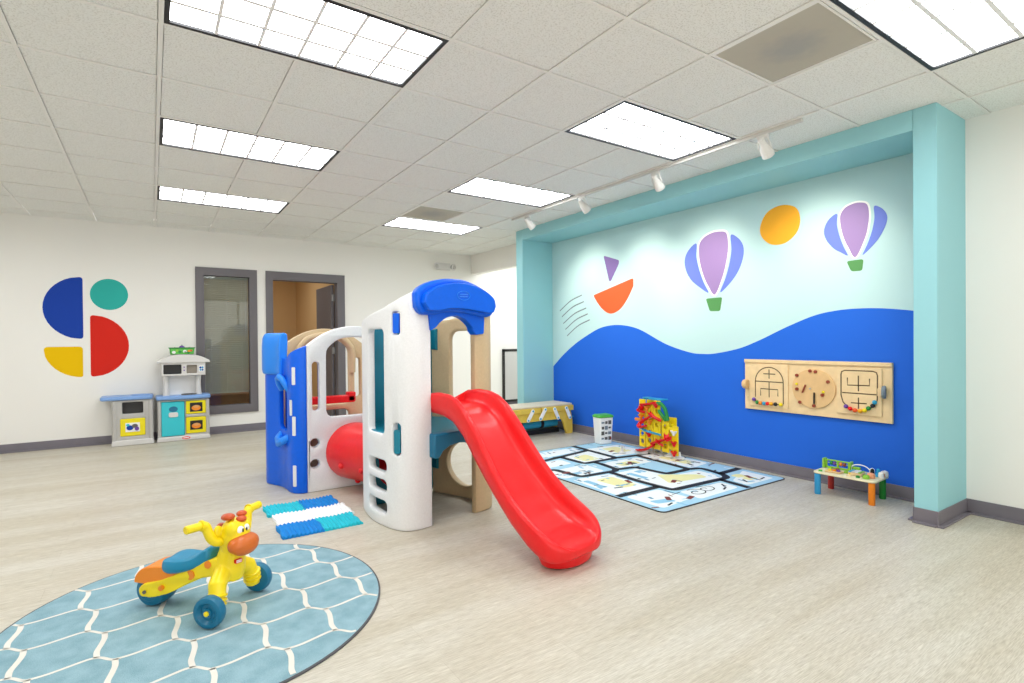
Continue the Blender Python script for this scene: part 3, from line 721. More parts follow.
bout = [(0, 0), (BL, 0), (BL, 1.20), (BL - .12, 1.16), (u_blk1 + .02, 1.12), (u_blk0, 1.10)] + [(u_dip, 1.095), (u_dip - .06, 1.115), (bu(.94, 4.57), 1.15), (.06, 1.185), (0, 1.205)]
recess = rrect(bu(.927, 4.655), bu(.905, 4.83), .50, .93, .045)
panel('climbing_wall', bout, [recess], .045, M_blue, climber, .012, bmap, [BL * k / 40 for k in range(1, 40)])
b = MB(); b.prism([(bu(.93, 4.60), .44), (bu(.88, 4.88), .44), (bu(.88, 4.88), 1.0), (bu(.93, 4.60), 1.0)], lambda u, v, w: bmap(u, v, w), -.10, -.075); b.build('recess_back', M_blue, climber)
b = MB()
us = [u_blk0 - .02 + (u_blk1 - u_blk0 + .04) * k / 10 for k in range(11)]
rows = []
for u in us: rows.append([bmap(u, v, w) for v, w in ((1.04, -.02), (1.00, .0), (.955, .020), (.96, .040), (1.0, .048), (1.2, .048), (1.27, .042), (1.308, .025), (1.314, 0), (1.305, -.025), (1.24, -.03))])
b.loft(rows); b.build('top_roll', M_lblue, climber, bevel=.012, seg=3)
uc = bu(.924, 4.735)
b = MB(); b.tube([bmap(uc + x, z, w) for x, z, w in ((-.085, .83, .0), (-.082, .88, .03), (-.06, .925, .05), (-.0, .945, .06), (.06, .925, .05), (.082, .88, .03), (.085, .83, 0))], .026, 10); b.build('hand_grip', M_lblue, climber)
b = MB(); b.tube([bmap(uc + x, z, w) for x, z, w in ((-.09, .45, .0), (-.07, .42, .045), (0, .39, .062), (.07, .42, .045), (.09, .46, 0))], [.03, .034, .036, .034, .03], 10); b.build('foot_hold', M_lblue, climber)
for u0, z0, z1 in ((.09, .886, 1.03), (.125, .635, .763), (.09, .473, .629), (.088, .06, .232)):
    b = MB(); b.prism(rrect(u0, u0 + .032, z0, z1, .008), bmap, -.03, .026); b.build('white_clip', M_plaswhite, climber)
# red deck and rail inside the cube, red tunnel
b = MB(); b.box(1.09, 1.83, 4.57, 5.40, .44, .49); b.apply(lambda p: p - OB); b.build('deck', M_red, climber, bevel=.012)
b = MB(); b.box(1.08, 1.66, 5.12, 5.21, .645, .715); b.box(1.585, 1.665, 5.12, 5.21, .65, .745); b.apply(lambda p: p - OB); b.build('deck_rail', M_red, climber, bevel=.012)
b = MB(); pa, pb = WW(1.420, 4.55, .305), WW(1.612, 3.93, .31); axis = pb - pa; ln = axis.length
b.lathe([(.205, 0), (.232, 0), (.238, .03), (.236, ln * .3), (.233, ln * .5), (.236, ln * .7), (.238, ln - .03), (.232, ln), (.205, ln), (.20, ln * .9), (.20, ln * .1)] + [(.205, 0)], pa, axis, 40, caps=False)
tunnel = b.build('tunnel', M_red, climber)
ad = axis.normalized(); sd = ad.cross(EZ).normalized(); ud = sd.cross(ad)
for t in (.30, .72):
    for a in (20, 75, 200, 255):
        rr = R(a); dr = sd * -math.cos(rr) + ud * math.sin(rr); o = pa + ad * (ln * t) + dr * .232
        b = MB(); b.ell(o, (.026, .026, .026), None, 12, 8); b.build('tunnel_dimple', M_red, tunnel)
b = MB()
for zz in (-.10,): 
    pts = [pa + ad * (ln * t) + (sd * -math.sqrt(.239 ** 2 - zz * zz)) + ud * zz for t in (0.05, .5, .95)]; b.tube(pts, .006, 6)
b.build('tunnel_seam', M_red, tunnel)

# ------------------------------------------------------------------ folding foam mat
fm = thing('foam_tile_mat', 'small blue, white and turquoise textured foam tile mat beside the climber', 'mat', (.925, 3.885, 0))
TILES = [(0, 2, M_foamt), (1, 2, M_foamb), (0, 1, M_foamw), (1, 1, M_foamw), (0, 0, M_foamb), (1, 0, M_foamt)]
TX, TY = .255, .25
for i, j, m in TILES:
    x0, y0 = -TX + i * TX, -.375 + j * TY
    if j == 1: x0 += .02
    b = MB(); nx, ny = 34, 10; v = []; f = []
    for a in range(nx + 1):
        for c in range(ny + 1):
            u, w = a / nx, c / ny
            h = .016 + .005 * math.sin(u * TX * 2 * PI / .026 + .6 * math.sin(w * 9 + j)) + .003 * math.sin(w * 12 + u * 7 + i * 2)
            if j == 0 and i == 0: h += .006 * max(0, math.sin(w * PI)) * (1 + math.sin(u * 14))
            e = .004 * math.sin(u * TX * 2 * PI / .026) if c in (0, ny) else 0
            e2 = .004 * math.sin(w * TY * 2 * PI / .03) if a in (0, nx) else 0
            v.append((x0 + u * TX + e2, y0 + w * TY + e, h))
    n0 = len(v)
    for a in range(nx):
        for c in range(ny): q = a * (ny + 1) + c; f.append((q, q + ny + 1, q + ny + 2, q + 1))
    rim = [a * (ny + 1) for a in range(nx + 1)] + [nx * (ny + 1) + c for c in range(1, ny + 1)] + [a * (ny + 1) + ny for a in range(nx - 1, -1, -1)] + [c for c in range(ny - 1, 0, -1)]
    v += [(v[k][0], v[k][1], 0) for k in rim]
    for k in range(len(rim)): a, c = rim[k], rim[(k + 1) % len(rim)]; f.append((a, n0 + k, n0 + (k + 1) % len(rim), c))
    b.add(v, f); b.build('foam_tile', m, fm)

# ------------------------------------------------------------------ round rug
RC, RR = Vector((.19, 2.79)), .785
rug = thing('round_rug', 'round light blue rug with cream trellis lines under the trike', 'rug', (RC.x, RC.y, 0))
b = MB(); b.lathe([(.0, .0), (RR - .004, 0), (RR - .004, .008), (RR - .012, .011), (.0, .0112)], n=96); b.build('rug_pile', M_rug, rug)
b = MB(); b.lathe([(RR - .005, 0), (RR + .003, 0), (RR + .003, .007), (RR - .005, .009)], n=96, caps=False); b.build('binding', M_rugedge, rug)
b = MB(); A, Bv, U0 = Vector((.2605, -.0225)), Vector((.0475, -.259)), Vector((-.239, 2.847))
def clipped(P, w):
    run = []
    for p in list(P) + [None]:
        if p is not None and (p - RC).length < RR - .008: run.append(p - RC)
        else:
            if len(run) > 2: b.strip(run, w, .0118)
            run = []
for rrow in range(-5, 6):
    base = U0 + Bv * rrow; pts = []
    for k in range(-6, 7):
        o = base + A * k; pts += [o, o + Vector((.018, -.012)), o + Vector((.045, -.043)), o + Vector((.063, -.051)), o + Vector((.115, -.049)), o + Vector((.175, -.034)), o + Vector((.232, -.0195))]
    clipped(catmull(pts, 6), .014)
    for k in range(-6, 7):
        o = base + A * k; p, q = o + Vector((.060, -.05)), o + Bv
        clipped(catmull([p, p.lerp(q, .25) + Vector((.006, 0)), p.lerp(q, .5) + Vector((.001, 0)), p.lerp(q, .75) + Vector((-.006, 0)), q], 8), .021)
b.build('trellis_lines', M_rugline, rug)

# ------------------------------------------------------------------ giraffe trike
trk = thing('giraffe_trike', 'yellow giraffe ride-on trike with blue wheels on the round rug', 'ride-on toy', (.172, 2.835, .0115), R(-42))
# local: x forward, y to its own left, z up; rear axle x=-.205, front axle x=.185
FXL, RXL = .185, -.215
b = MB(); b.lathe([(.0, -.055), (.045, -.055), (.05, -.05), (.068, -.048), (.076, -.036), (.078, -.02), (.078, .02), (.076, .036), (.068, .048), (.05, .05), (.045, .055), (.0, .055)], (RXL, 0, .078), (0, 1, 0), 36); b.build('rear_wheel', M_dteal, trk)
for s in (-1, 1):
    o = (FXL, s * .170, .07); axs = (0, s, 0)
    b = MB(); b.lathe([(.0, -.022), (.05, -.022), (.064, -.018), (.068, -.008), (.068, .010), (.064, .020), (.055, .024), (.046, .024), (.040, .016), (.034, .010), (.022, .012), (.020, .020), (.0, .020)], o, axs, 36); w = b.build('front_wheel', M_dteal, trk)
    b = MB(); b.lathe([(.0, .016), (.011, .016), (.011, .026), (.006, .030), (.0, .030)], o, axs, 14); b.build('hub_cap', M_yel, w)
# frame: side plates by the rear wheel, beam rising to the neck
b = MB()
plate = roundpoly([(-.245, .060), (-.252, .098), (-.225, .122), (-.15, .136), (-.09, .158), (-.02, .190), (.06, .226), (.125, .245), (.135, .18), (.05, .150), (-.03, .115), (-.10, .080), (-.18, .058)], .02)
for s in (-1, 1): b.prism(plate, lambda u, v, w: (u, s * interp([(-.27, .076), (-.10, .070), (.0, .052), (.14, .045)], u) + w * s, v), -.022, 0)
b.prism([(-.09, .10), (-.085, .16), (.0, .20), (.12, .245), (.16, .17), (.05, .15), (-.03, .118)], lambda u, v, w: (u, w, v), -.05, .05)
b.tube([(.15, 0, .150), (.16, 0, .19), (.168, 0, .25), (.175, 0, .29)], [.064, .066, .058, .050], 18)
for s in (-1, 1):
    b.tube([(.150, s * .01, .180), (.160, s * .06, .180), (.175, s * .108, .152), (.185, s * .124, .10), (.187, s * .127, .055)], [.042, .041, .038, .034, .031], 14)
b.build('frame', M_yel, trk, remesh=.0042, sm=4)
for s in (-1, 1):
    b = MB()
    for k in range(3): b.lathe([(.034, -.006), (.040, -.003), (.040, .003), (.034, .006)], (.185, s * (.120 + .003 * k), .118 - .018 * k), (0, s * .25, -1), 18)
    b.build('leg_pleats', M_yel, trk)
    b = MB(); b.lathe([(.0, 0), (.008, 0), (.008, .006), (.0, .008)], (RXL, s * .076, .085), (0, s, 0), 12); b.build('axle_bolt', M_dgray, trk)
# fender over the rear wheel
fo = [tuple(q) for q in catmull([(-.284, .118), (-.278, .145), (-.258, .172), (-.225, .190), (-.17, .198), (-.11, .198), (-.075, .195)], 4)] + [(-.075, .14), (-.12, .120), (-.20, .112)]
b = MB(); b.prism(fo, lambda u, v, w: (u, w, v), -.064, .064); b.build('fender', M_org, trk, bevel=.014, seg=3)
# seat with raised front horn
b = MB(); rows = []
for x, w, zt, zb in ((-.152, .030, .212, .180), (-.146, .058, .230, .170), (-.115, .078, .238, .166), (-.08, .082, .237, .166), (-.04, .076, .236, .172), (-.0, .062, .240, .182), (.03, .052, .258, .192), (.055, .050, .280, .202), (.075, .045, .284, .212), (.09, .034, .270, .226)):
    rows.append([(x, -w, zb + .012), (x, -w - .004, (zt + zb) / 2), (x, -w + .004, zt - .006), (x, -w * .7, zt), (x, 0, zt - (.010 if x < 0 else 0)), (x, w * .7, zt), (x, w - .004, zt - .006), (x, w + .004, (zt + zb) / 2), (x, w, zb + .012), (x, w * .8, zb), (x, 0, zb), (x, -w * .8, zb)])
b.loft(rows); o = b.build('seat', M_dteal if False else mat('seat_blue', '1285AE', .4), trk, subsurf=1)
for p in o.data.polygons: p.use_smooth = True
# head (turned with the handlebar), built in its own frame then rotated
HR = Matrix.Rotation(R(-14), 4, 'Z'); HT = Matrix.Translation((.175, 0, 0)) @ HR
def HP(p): return HT @ Vector(p)
b = MB()
b.ell((.015, 0, .345), (.066, .064, .075)); b.tube([(0, 0, .25), (.0, 0, .30), (.005, 0, .345)], [.052, .056, .058], 16)
for s in (-1, 1):
    b.ell((-.015, s * .066, .372), (.014, .020, .028))                                        # ear
    b.ell((.03, s * .032, .375), (.038, .032, .04))
b.apply(HP); b.build('head', M_yel, trk, remesh=.0045, sm=3)
b = MB(); b.ell((.066, 0, .308), (.052, .076, .046)); b.ell((.075, 0, .296), (.044, .066, .038)); b.apply(HP); b.build('muzzle', M_brn, trk, remesh=.004, sm=3)
for s in (-1, 1):
    b = MB(); b.ell((.066, s * .0165, .372), (.010, .018, .019), Matrix.Rotation(R(s * 10), 3, 'Z')); b.apply(HP); e = b.build('eye', M_eyew, trk)
    b = MB(); b.ell((.0755, s * .010, .371), (.0035, .0045, .009)); b.apply(HP); b.build('pupil', M_black, e)
b = MB()
for x, y, z, r in ((.040, .012, .412, .024), (.018, .034, .428, .023), (.012, -.030, .430, .026), (-.035, 0, .415, .026), (-.058, -.01, .375, .022), (-.062, -.01, .335, .020)):
    b.ell((x, y, z), (r, r, r * .6), None, 14, 8)
b.apply(HP); b.build('mane', mat('mane_orange', 'C8501C', .4), trk)
# handlebars with grips
for s in (-1, 1):
    b = MB(); b.tube([HP(p) for p in catmull([(-.005, s * .03, .330), (-.01, s * .070, .328), (-.02, s * .095, .35), (-.028, s * .106, .385), (-.033, s * .114, .408), (-.037, s * .132, .414)], 5)], .021, 12); b.build('handlebar', M_yel, trk)
    b = MB(); p0, p1 = HP((-.038, s * .122, .414)), HP((-.048, s * .198, .416)); d = (p1 - p0); l = d.length
    b.lathe([(.0, 0), (.025, 0), (.025, .008), (.018, .011), (.0185, l - .004), (.015, l), (.0, l)], p0, d, 16); b.build('grip', M_yel, trk)
# spots and the small badge
def spot(c, n, r, nm='spot', m=M_org):
    n = Vector(n).normalized(); b = MB(); a = n.cross(EZ).normalized(); u = a.cross(n)
    pts = roundpoly([(math.cos(R(60 * k + 15)) * r, math.sin(R(60 * k + 15)) * r) for k in range(6)], r * .4)
    c = Vector(c); b.prism(pts, lambda x, y, w: c + a * x + u * y + n * w, -.012, .0055); b.build(nm, m, trk)
for s in (-1, 1):
    spot((.085, s * .0475, .215), (0, s, .0), .019); spot((.0, s * .052, .165), (-.1, s, 0), .024); spot((-.135, s * .0715, .105), (-.06, s, 0), .013)
b = MB(); bc = Vector((.224, -.030, .232)); nn = Vector((.9, -.35, .0)).normalized(); aa = nn.cross(EZ).normalized()
b.prism(rrect(-.016, .016, -.009, .009, .004), lambda x, y, w: bc + aa * x + EZ * y + nn * w, -.01, .003); bd = b.build('badge', M_red, trk)
b = MB()
for y0, y1 in ((.001, .006), (-.006, -.001)): b.prism(rrect(-.013, .013, y0, y1, .002), lambda x, y, w: bc + aa * x + EZ * y + nn * w, .003, .0036)
b.build('badge_lettering', M_white, bd)
# ------------------------------------------------------------------ play kitchen (two units)
def picture(name, x0, x1, z0, z1, y, parent, base, blobs):
    b = MB(); b.box(x0, x1, y - .002, y, z0, z1); p = b.build(name, base, parent, smooth=False)
    b = MB()
    for k, (cx, cz, rx, rz, m) in enumerate(blobs):
        b2 = MB(); b2.prism(oval(cx, cz, rx, rz, 14), lambda u, v, w: (u, y - .002 - w, v), 0, .0012 + .0009 * k); b2.build('print', m, p, smooth=False)
    return p
kl = thing('play_kitchen_counter', 'low grey play kitchen counter with blue overhanging worktop by the baseboard', 'toy kitchen', (-.20, 8.0, 0))
# local: x across, y depth (front at -.14), z up
def kbody(b, x0, x1, yf, yb, h, wins):
    """carcass with openings: built from posts and rails so that the recesses are real"""
    b.box(x0, x1, yb - .02, yb, .03, h)
me_b = MB(); W = .20
outer = [(-W, .05), (W, .05), (W, .55), (-W, .55)]
panel('front_frame', outer, [rrect(-.105, .105, .385, .525, .015), rrect(-.125, .125, .115, .325, .012)], .05, M_gray, kl, .008, lambda u, v, w: (u, -.115 + w, v))
b = MB(); b.box(-W, -W + .03, -.10, .13, .05, .55); b.box(W - .03, W, -.10, .13, .05, .55); b.box(-W, W, .10, .13, .05, .55); b.box(-.17, .17, -.1, .12, .34, .37); b.build('carcass', M_gray, kl, bevel=.006)
b = MB(); b.box(-.16, .16, .02, .05, .37, .54); b.build('recess_back', M_dgray, kl, smooth=False)
b = MB(); b.prism([(-W - .02, 0), (W + .02, 0), (W + .005, .07), (-W - .005, .07)], lambda u, v, w: (u, w, v), -.155, .14); b.build('base', M_ltgray, kl, bevel=.012)
for s in (-1, 1):
    b = MB(); b.tube([(s * (W - .018), -.125, .06), (s * (W - .018), -.13, .3), (s * (W - .018), -.125, .54)], .028, 10); b.build('post', M_gray, kl)
b = MB(); b.prism(roundpoly([(-.32, -.16), (.20, -.17), (.215, .14), (-.32, .14)], .04), lambda u, v, w: (u, v, w), .553, .598); b.build('worktop', M_cblue, kl, bevel=.012)
b = MB(); b.prism(oval(.08, -.02, .10, .075), lambda u, v, w: (u, v, w), .597, .608); b.build('sink_rim', M_cblue, kl, bevel=.004)
b = MB(); b.prism(rrect(-.125, .125, .115, .325, .012), lambda u, v, w: (u, w, v), -.145, -.125); dr = b.build('drawer_front', M_kyel, kl, bevel=.006)
picture('drawer_picture', -.075, .070, .165, .275, -.147, dr, M_white, [(-.03, .215, .035, .03, M_logo_b), (.02, .235, .03, .025, M_dgray), (.04, .20, .022, .025, M_purple), (-.05, .25, .018, .015, M_turq)])
kr = thing('play_kitchen', 'tall grey play kitchen with turquoise door, yellow ovens and microwave hood', 'toy kitchen', (.335, 8.0, 0))
W = .275
panel('front_frame', [(-W, .04), (W, .04), (W, .52), (-W, .52)], [rrect(-.245, .01, .065, .50, .012), rrect(.02, .245, .33, .50, .012), rrect(.02, .245, .08, .29, .012)], .05, M_gray, kr, .008, lambda u, v, w: (u, -.115 + w, v))
b = MB(); b.box(-W, W, -.09, .13, .05, .52); b.build('carcass', M_gray, kr, bevel=.006)
b = MB(); b.prism([(-W - .02, 0), (W + .02, 0), (W + .008, .06), (-W - .008, .06)], lambda u, v, w: (u, w, v), -.155, .14); b.build('base', M_ltgray, kr, bevel=.012)
b = MB(); b.prism(oval(.02, .034, .045, .017, 20), lambda u, v, w: (u, w, v), -.158, -.150); bg = b.build('oval_badge', M_red, kr, smooth=False)
b = MB(); b.prism(rrect(-.012, .052, .028, .040, .004), lambda u, v, w: (u, w, v), -.160, -.157); b.build('badge_lettering', M_white, bg, smooth=False)
for s in (-1, 1):
    b = MB(); b.tube([(s * (W - .012), -.125, .06), (s * (W - .012), -.13, .3), (s * (W - .012), -.125, .51)], .022, 10); b.build('post', M_gray, kr)
b = MB(); b.prism(roundpoly([(-.30, -.165), (.0, -.185), (.30, -.165), (.30, .14), (-.30, .14)], .04), lambda u, v, w: (u, v, w), .525, .572); b.build('worktop', M_cblue, kr, bevel=.012)
b = MB(); b.prism(rrect(-.242, .006, .068, .497, .012), lambda u, v, w: (u, w, v), -.145, -.120); d = b.build('fridge_door', M_turq, kr, bevel=.006)
b = MB(); b.prism(oval(-.115, .405, .048, .035, 20), lambda u, v, w: (u, w, v), -.147, -.142); b.build('dispenser_recess', M_dteal, d, smooth=False)
b = MB(); b.prism(rrect(-.165, -.065, .305, .365, .018), lambda u, v, w: (u, w, v), -.158, -.143); b.build('dispenser_tray', M_ltgray, d, bevel=.004)
for z0, z1 in ((.332, .498), (.083, .287)):
    b = MB(); b.prism(rrect(.022, .243, z0, z1, .012), lambda u, v, w: (u, w, v), -.145, -.12); dd = b.build('oven_door', M_kyel, kr, bevel=.006)
    c = (z0 + z1) / 2
    picture('oven_window', .065, .205, c - .058, c + .058, -.146, dd, M_black, [(.135, c - .01, .052, .035, M_org), (.135, c + .008, .035, .018, mat('pie_crust', 'E0A060', .6) if z0 > .2 else MATS['pie_crust'])])
for s, x in ((-1, -.19), (1, .17)):
    b = MB(); b.tube([(x, -.03, .565), (x - .005 * s, -.03, .70), (x, -.03, .84)], [.038, .032, .036], 10); b.box(x - .03, x + .03, -.01, .05, .56, .84); b.build('hood_post', M_ltgray, kr, bevel=.004)
b = MB(); b.box(-.19, .17, .04, .06, .56, .84); b.build('splash_back', M_white, kr, smooth=False)
panel('microwave_face', [(-.235, .825), (.245, .825), (.245, .985), (-.235, .985)], [rrect(-.215, -.02, .845, .965, .01), rrect(.035, .15, .85, .955, .008)], .03, M_ltgray, kr, .005, lambda u, v, w: (u, -.115 + w, v))
b = MB(); b.box(-.235, .245, -.06, .08, .825, .985); b.build('microwave_body', M_ltgray, kr, bevel=.005)
b = MB(); b.box(-.225, -.015, -.085, -.06, .84, .97); b.build('microwave_window', M_black, kr, smooth=False)
b = MB(); b.box(.03, .155, -.095, -.06, .845, .96); b.build('microwave_panel', mat('panel_brown', '8E8578', .5), kr, smooth=False)
picture('button_print', .172, .228, .87, .945, -.131, kr, M_white, [(.188, .92, .012, .014, M_logo_b), (.212, .92, .012, .014, M_tblue), (.19, .89, .012, .012, M_tblue), (.213, .89, .01, .012, M_logo_b)])
for z in (.93, .89):
    b = MB(); b.lathe([(.0, 0), (.008, 0), (.008, .006), (.0, .008)], (.008, -.13, z), (0, -1, 0), 10); b.build('knob', M_purple, kr)
capo = [(-.285, .985), (.30, .985), (.29, 1.02)] + [tuple(p) for p in catmull([(.27, 1.03), (.17, 1.075), (.05, 1.09), (-.07, 1.09), (-.16, 1.07), (-.25, 1.03)], 4)] + [(-.285, 1.015)]
b = MB(); b.prism(capo, lambda u, v, w: (u, w, v), -.15, .10); b.build('hood_cap', M_ltgray, kr, bevel=.01)
b = MB(); b.prism(oval(.06, -.06, .085, .06), lambda u, v, w: (u, v, w), .571, .585); b.prism(oval(.06, -.06, .06, .042), lambda u, v, w: (u, v, w), .585, .588); b.build('hotplate', M_dgray, kr, bevel=.003)
# green crate of play vegetables on the hood
bk = thing('vegetable_crate', 'small green printed crate standing on the play kitchen hood', 'crate', (.325, 7.965, 1.0905))
b = MB(); zt = .085
for q in ((-.135, .135, -.06, -.054), (-.135, .135, .054, .06)):
    b.prism([(q[0] + .012, 0), (q[1] - .012, 0), (q[1], zt), (q[0], zt)], lambda u, v, w: (u, w, v), q[2], q[3])
for s in (-1, 1): b.prism([(-.06, 0), (.06, 0), (.06, zt), (-.06, zt)], lambda u, v, w: (s * (.123 + v * .14 + w), u, v), -.004, .004)
b.box(-.125, .125, -.06, .06, 0, .006); b.build('crate_body', M_green, bk, smooth=False)
b = MB(); b.prism(rrect(-.148, .148, -.072, .072, .02), lambda u, v, w: (u, v, zt + w), 0, .010)
panel('crate_rim', rrect(-.148, .148, -.072, .072, .02), [rrect(-.128, .128, -.056, .056, .015)], .012, M_dgreen, bk, .003, lambda u, v, w: (u, v, zt + w))
for x, z, r, m in ((-.09, .03, .020, M_white), (-.055, .05, .016, M_lgreen), (-.025, .035, .018, M_dgreen), (.03, .04, .022, M_white), (.035, .03, .012, M_lgreen), (.075, .045, .016, M_org), (.10, .05, .012, M_red), (.07, .022, .014, M_dgreen)):
    b = MB(); b.prism(oval(x, z, r, r * .9, 14), lambda u, v, w: (u, -.061 - w, v), 0, .0012); b.build('vegetable_print', m, bk, smooth=False)
def veg(name, label, loc, rad, m, leafm=None):
    t = thing(name, label, 'toy food', loc, 0, 'play vegetables in the green crate'); b = MB(); b.ell((0, 0, rad[2]), rad); b.build('body', m, t)
    b = MB(); b.lathe([(.0, 0), (.008, 0), (.005, .012), (.0, .014)], (0, 0, rad[2] * 1.9), (0.2, 0, 1), 8); b.build('stalk', leafm or M_dgreen, t)
veg('toy_aubergine', 'purple toy vegetable on top of the green crate', (.325, 7.965, 1.151), (.034, .028, .027), M_purple)
veg('toy_tomato', 'round red toy vegetable in the green crate', (.405, 7.97, 1.120), (.030, .030, .028), M_red)
veg('toy_cabbage', 'pale green toy vegetable in the green crate', (.245, 7.965, 1.120), (.034, .032, .028), M_lgreen)

# ------------------------------------------------------------------ yellow activity bench
be = thing('activity_bench', 'yellow bench with white straps and blue bolts in the niche corner', 'bench', (4.12, 5.36, 0))
# local: x across (-.53 .. .53), y depth (0 front .. .36), z up
front = roundpoly([(-.53, 0), (-.43, 0), (-.375, .16), (-.34, .205), (.34, .205), (.375, .16), (.43, 0), (.53, 0), (.53, .17), (.50, .30), (.53, .32), (-.53, .32), (-.50, .30), (-.53, .17)], .015)
for y in (.0, .32):
    b = MB(); b.prism(front, lambda u, v, w: (u, y + w, v), 0, .035); b.build('end_frame', M_bench, be, bevel=.006)
b = MB(); b.box(-.535, -.01, -.02, .38, .305, .375); b.build('top_board', M_bench, be, bevel=.008)
b = MB(); b.box(.01, .535, -.02, .38, .305, .375); b.build('top_board', M_bench, be, bevel=.008)
b = MB(); b.box(-.52, .52, -.005, .37, .375, .400); b.build('top_cover', M_benchtop, be, bevel=.008)
for (x0, z0), (x1, z1) in (((3.977, .343), (3.903, .231)), ((4.173, .35), (4.096, .237)), ((4.325, .345), (4.383, .227)), ((4.521, .345), (4.582, .216))):
    x0 -= 4.12; x1 -= 4.12
    d = Vector((x1 - x0, 0, z1 - z0)); l = d.length; d.normalize(); s = Vector((-d.z, 0, d.x))
    b = MB(); o = Vector((x0, -.022, z0))
    b.prism(rrect(-.022, l + .022, -.024, .024, .022), lambda u, v, w: o + d * u + s * v + Vector((0, -w, 0)), 0, .010); st = b.build('strap', M_white, be, bevel=.003)
    for q in (0, l):
        b = MB(); b.lathe([(.0, 0), (.013, 0), (.011, .007), (.0, .009)], o + d * q + Vector((0, -.010, 0)), (0, -1, 0), 14); b.build('bolt', M_tblue, st)
b = MB(); b.tube([(-.36, .20, .135), (.40, .20, .135)], .055, 16); tb = b.build('roller', M_tblue, be)
for x in (-.22, .12):
    b = MB(); b.lathe([(.057, 0), (.06, .005), (.06, .045), (.057, .05)], (x, .20, .135), (1, 0, 0), 18); b.build('roller_band', M_black, tb)
b = MB(); b.box(-.44, .44, .17, .30, 0.0, .06); b.build('lower_tray', M_black, be, bevel=.006)
b = MB(); b.tube([(.53, .05, .205), (.58, .05, .21)], .010, 8); b.build('peg', M_tblue, be)

# ------------------------------------------------------------------ white box with green lid
bx = thing('lidded_box', 'white printed tub with green lid standing on the road mat', 'box', (4.44, 4.575, .0075), R(-8))
b = MB(); b.loft([[(sx * w, sy * d, z) for sx, sy in ((-1, -1), (1, -1), (1, 1), (-1, 1))] for w, d, z in ((.080, .062, 0), (.095, .074, .315))]); b.build('tub', M_white, bx, bevel=.012)
b = MB(); b.prism(rrect(-.103, .103, -.082, .082, .02), lambda u, v, w: (u, v, w), .312, .335); b.prism(rrect(-.09, .09, -.07, .07, .02), lambda u, v, w: (u, v, w), .33, .345); b.build('lid', M_green, bx, bevel=.006)
for r_ in range(4):
    for c_ in range(3):
        x, z = -.052 + c_ * .048, .07 + r_ * .062
        y = -(.062 + .012 * z / .315) - .0006
        b = MB(); w_ = .017 + .004 * ((r_ + c_) % 2); h_ = .010 + .006 * ((r_ * 2 + c_) % 3)
        b.prism(rrect(x - w_, x + w_, z - h_, z + h_, .004), lambda u, v, w: (u, y - w, v), 0, .001)
        b.build('printed_picture', M_dgray if (r_ + c_) % 3 else M_mgrey, bx, smooth=False)
b = MB(); b.prism(rrect(.05, .07, .05, .085, .004), lambda u, v, w: (u, -.066 - w, v), 0, .001); b.build('printed_picture', M_redbrown, bx, smooth=False)

# ------------------------------------------------------------------ road mat
rm = thing('road_play_mat', 'light blue road play mat with black printed roads before the mural', 'mat', (3.81, 3.585, 0))
MO = Vector((3.81, 3.585))
b = MB(); b.prism(rrect(-.81, .81, -1.085, 1.085, .05), lambda u, v, w: (u, v, w), 0, .006); b.build('mat_sheet', mat('mat_blue', 'A9D3E6', .7, .3), rm, smooth=False)
panel('mat_edge', rrect(-.813, .813, -1.088, 1.088, .053), [rrect(-.803, .803, -1.078, 1.078, .045)], .006, M_black, rm, 0, lambda u, v, w: (u, v, .0033 + w))
def patch(pts, m, z, r=.04, nm='printed_block'):
    if m is M_pw:
        cx_, cy_ = sum(q[0] for q in pts) / len(pts), sum(q[1] for q in pts) / len(pts); pts = [(cx_ + (x - cx_) * 1.10, cy_ + (y - cy_) * 1.10) for x, y in pts]
    b = MB(); b.prism(roundpoly([(x - MO.x, y - MO.y) for x, y in pts], r), lambda u, v, w: (u, v, w), .0055, z); b.build(nm, m, rm, smooth=False)
M_pw = mat('print_white', 'EEF3F2', .7); M_py = mat('print_yellow', 'EDE7A8', .7); M_pb = mat('print_blue', '8FC4DF', .7); M_road = mat('print_road', '17181B', .7); M_pr = mat('print_brown', '7A2F22', .7)
for pts in ([(3.60, 3.97), (3.97, 3.97), (3.98, 4.34), (3.60, 4.26)], [(3.05, 3.62), (3.50, 3.62), (3.52, 3.90), (3.05, 3.87)], [(3.06, 3.0), (3.42, 3.0), (3.45, 3.48), (3.08, 3.52)],
            [(3.70, 3.62), (4.16, 3.62), (4.18, 3.82), (3.74, 3.84)], [(3.56, 2.88), (4.18, 2.86), (4.20, 3.12), (3.86, 3.14), (3.84, 3.46), (3.56, 3.46)],
            [(4.28, 3.24), (4.56, 3.28), (4.56, 3.86), (4.30, 3.84)], [(4.08, 4.02), (4.5, 3.98), (4.5, 4.4), (4.08, 4.42)], [(3.1, 2.58), (3.44, 2.62), (3.42, 2.9), (3.08, 2.9)],
            [(4.16, 2.58), (4.52, 2.58), (4.54, 2.86), (4.18, 2.72)], [(3.06, 4.0), (3.45, 4.02), (3.46, 4.2), (3.06, 4.2)], [(3.3, 4.36), (3.94, 4.42), (3.95, 4.58), (3.3, 4.58)], [(3.52, 2.56), (4.0, 2.58), (4.02, 2.74), (3.54, 2.76)]):
    patch(pts, M_pw, .0062)
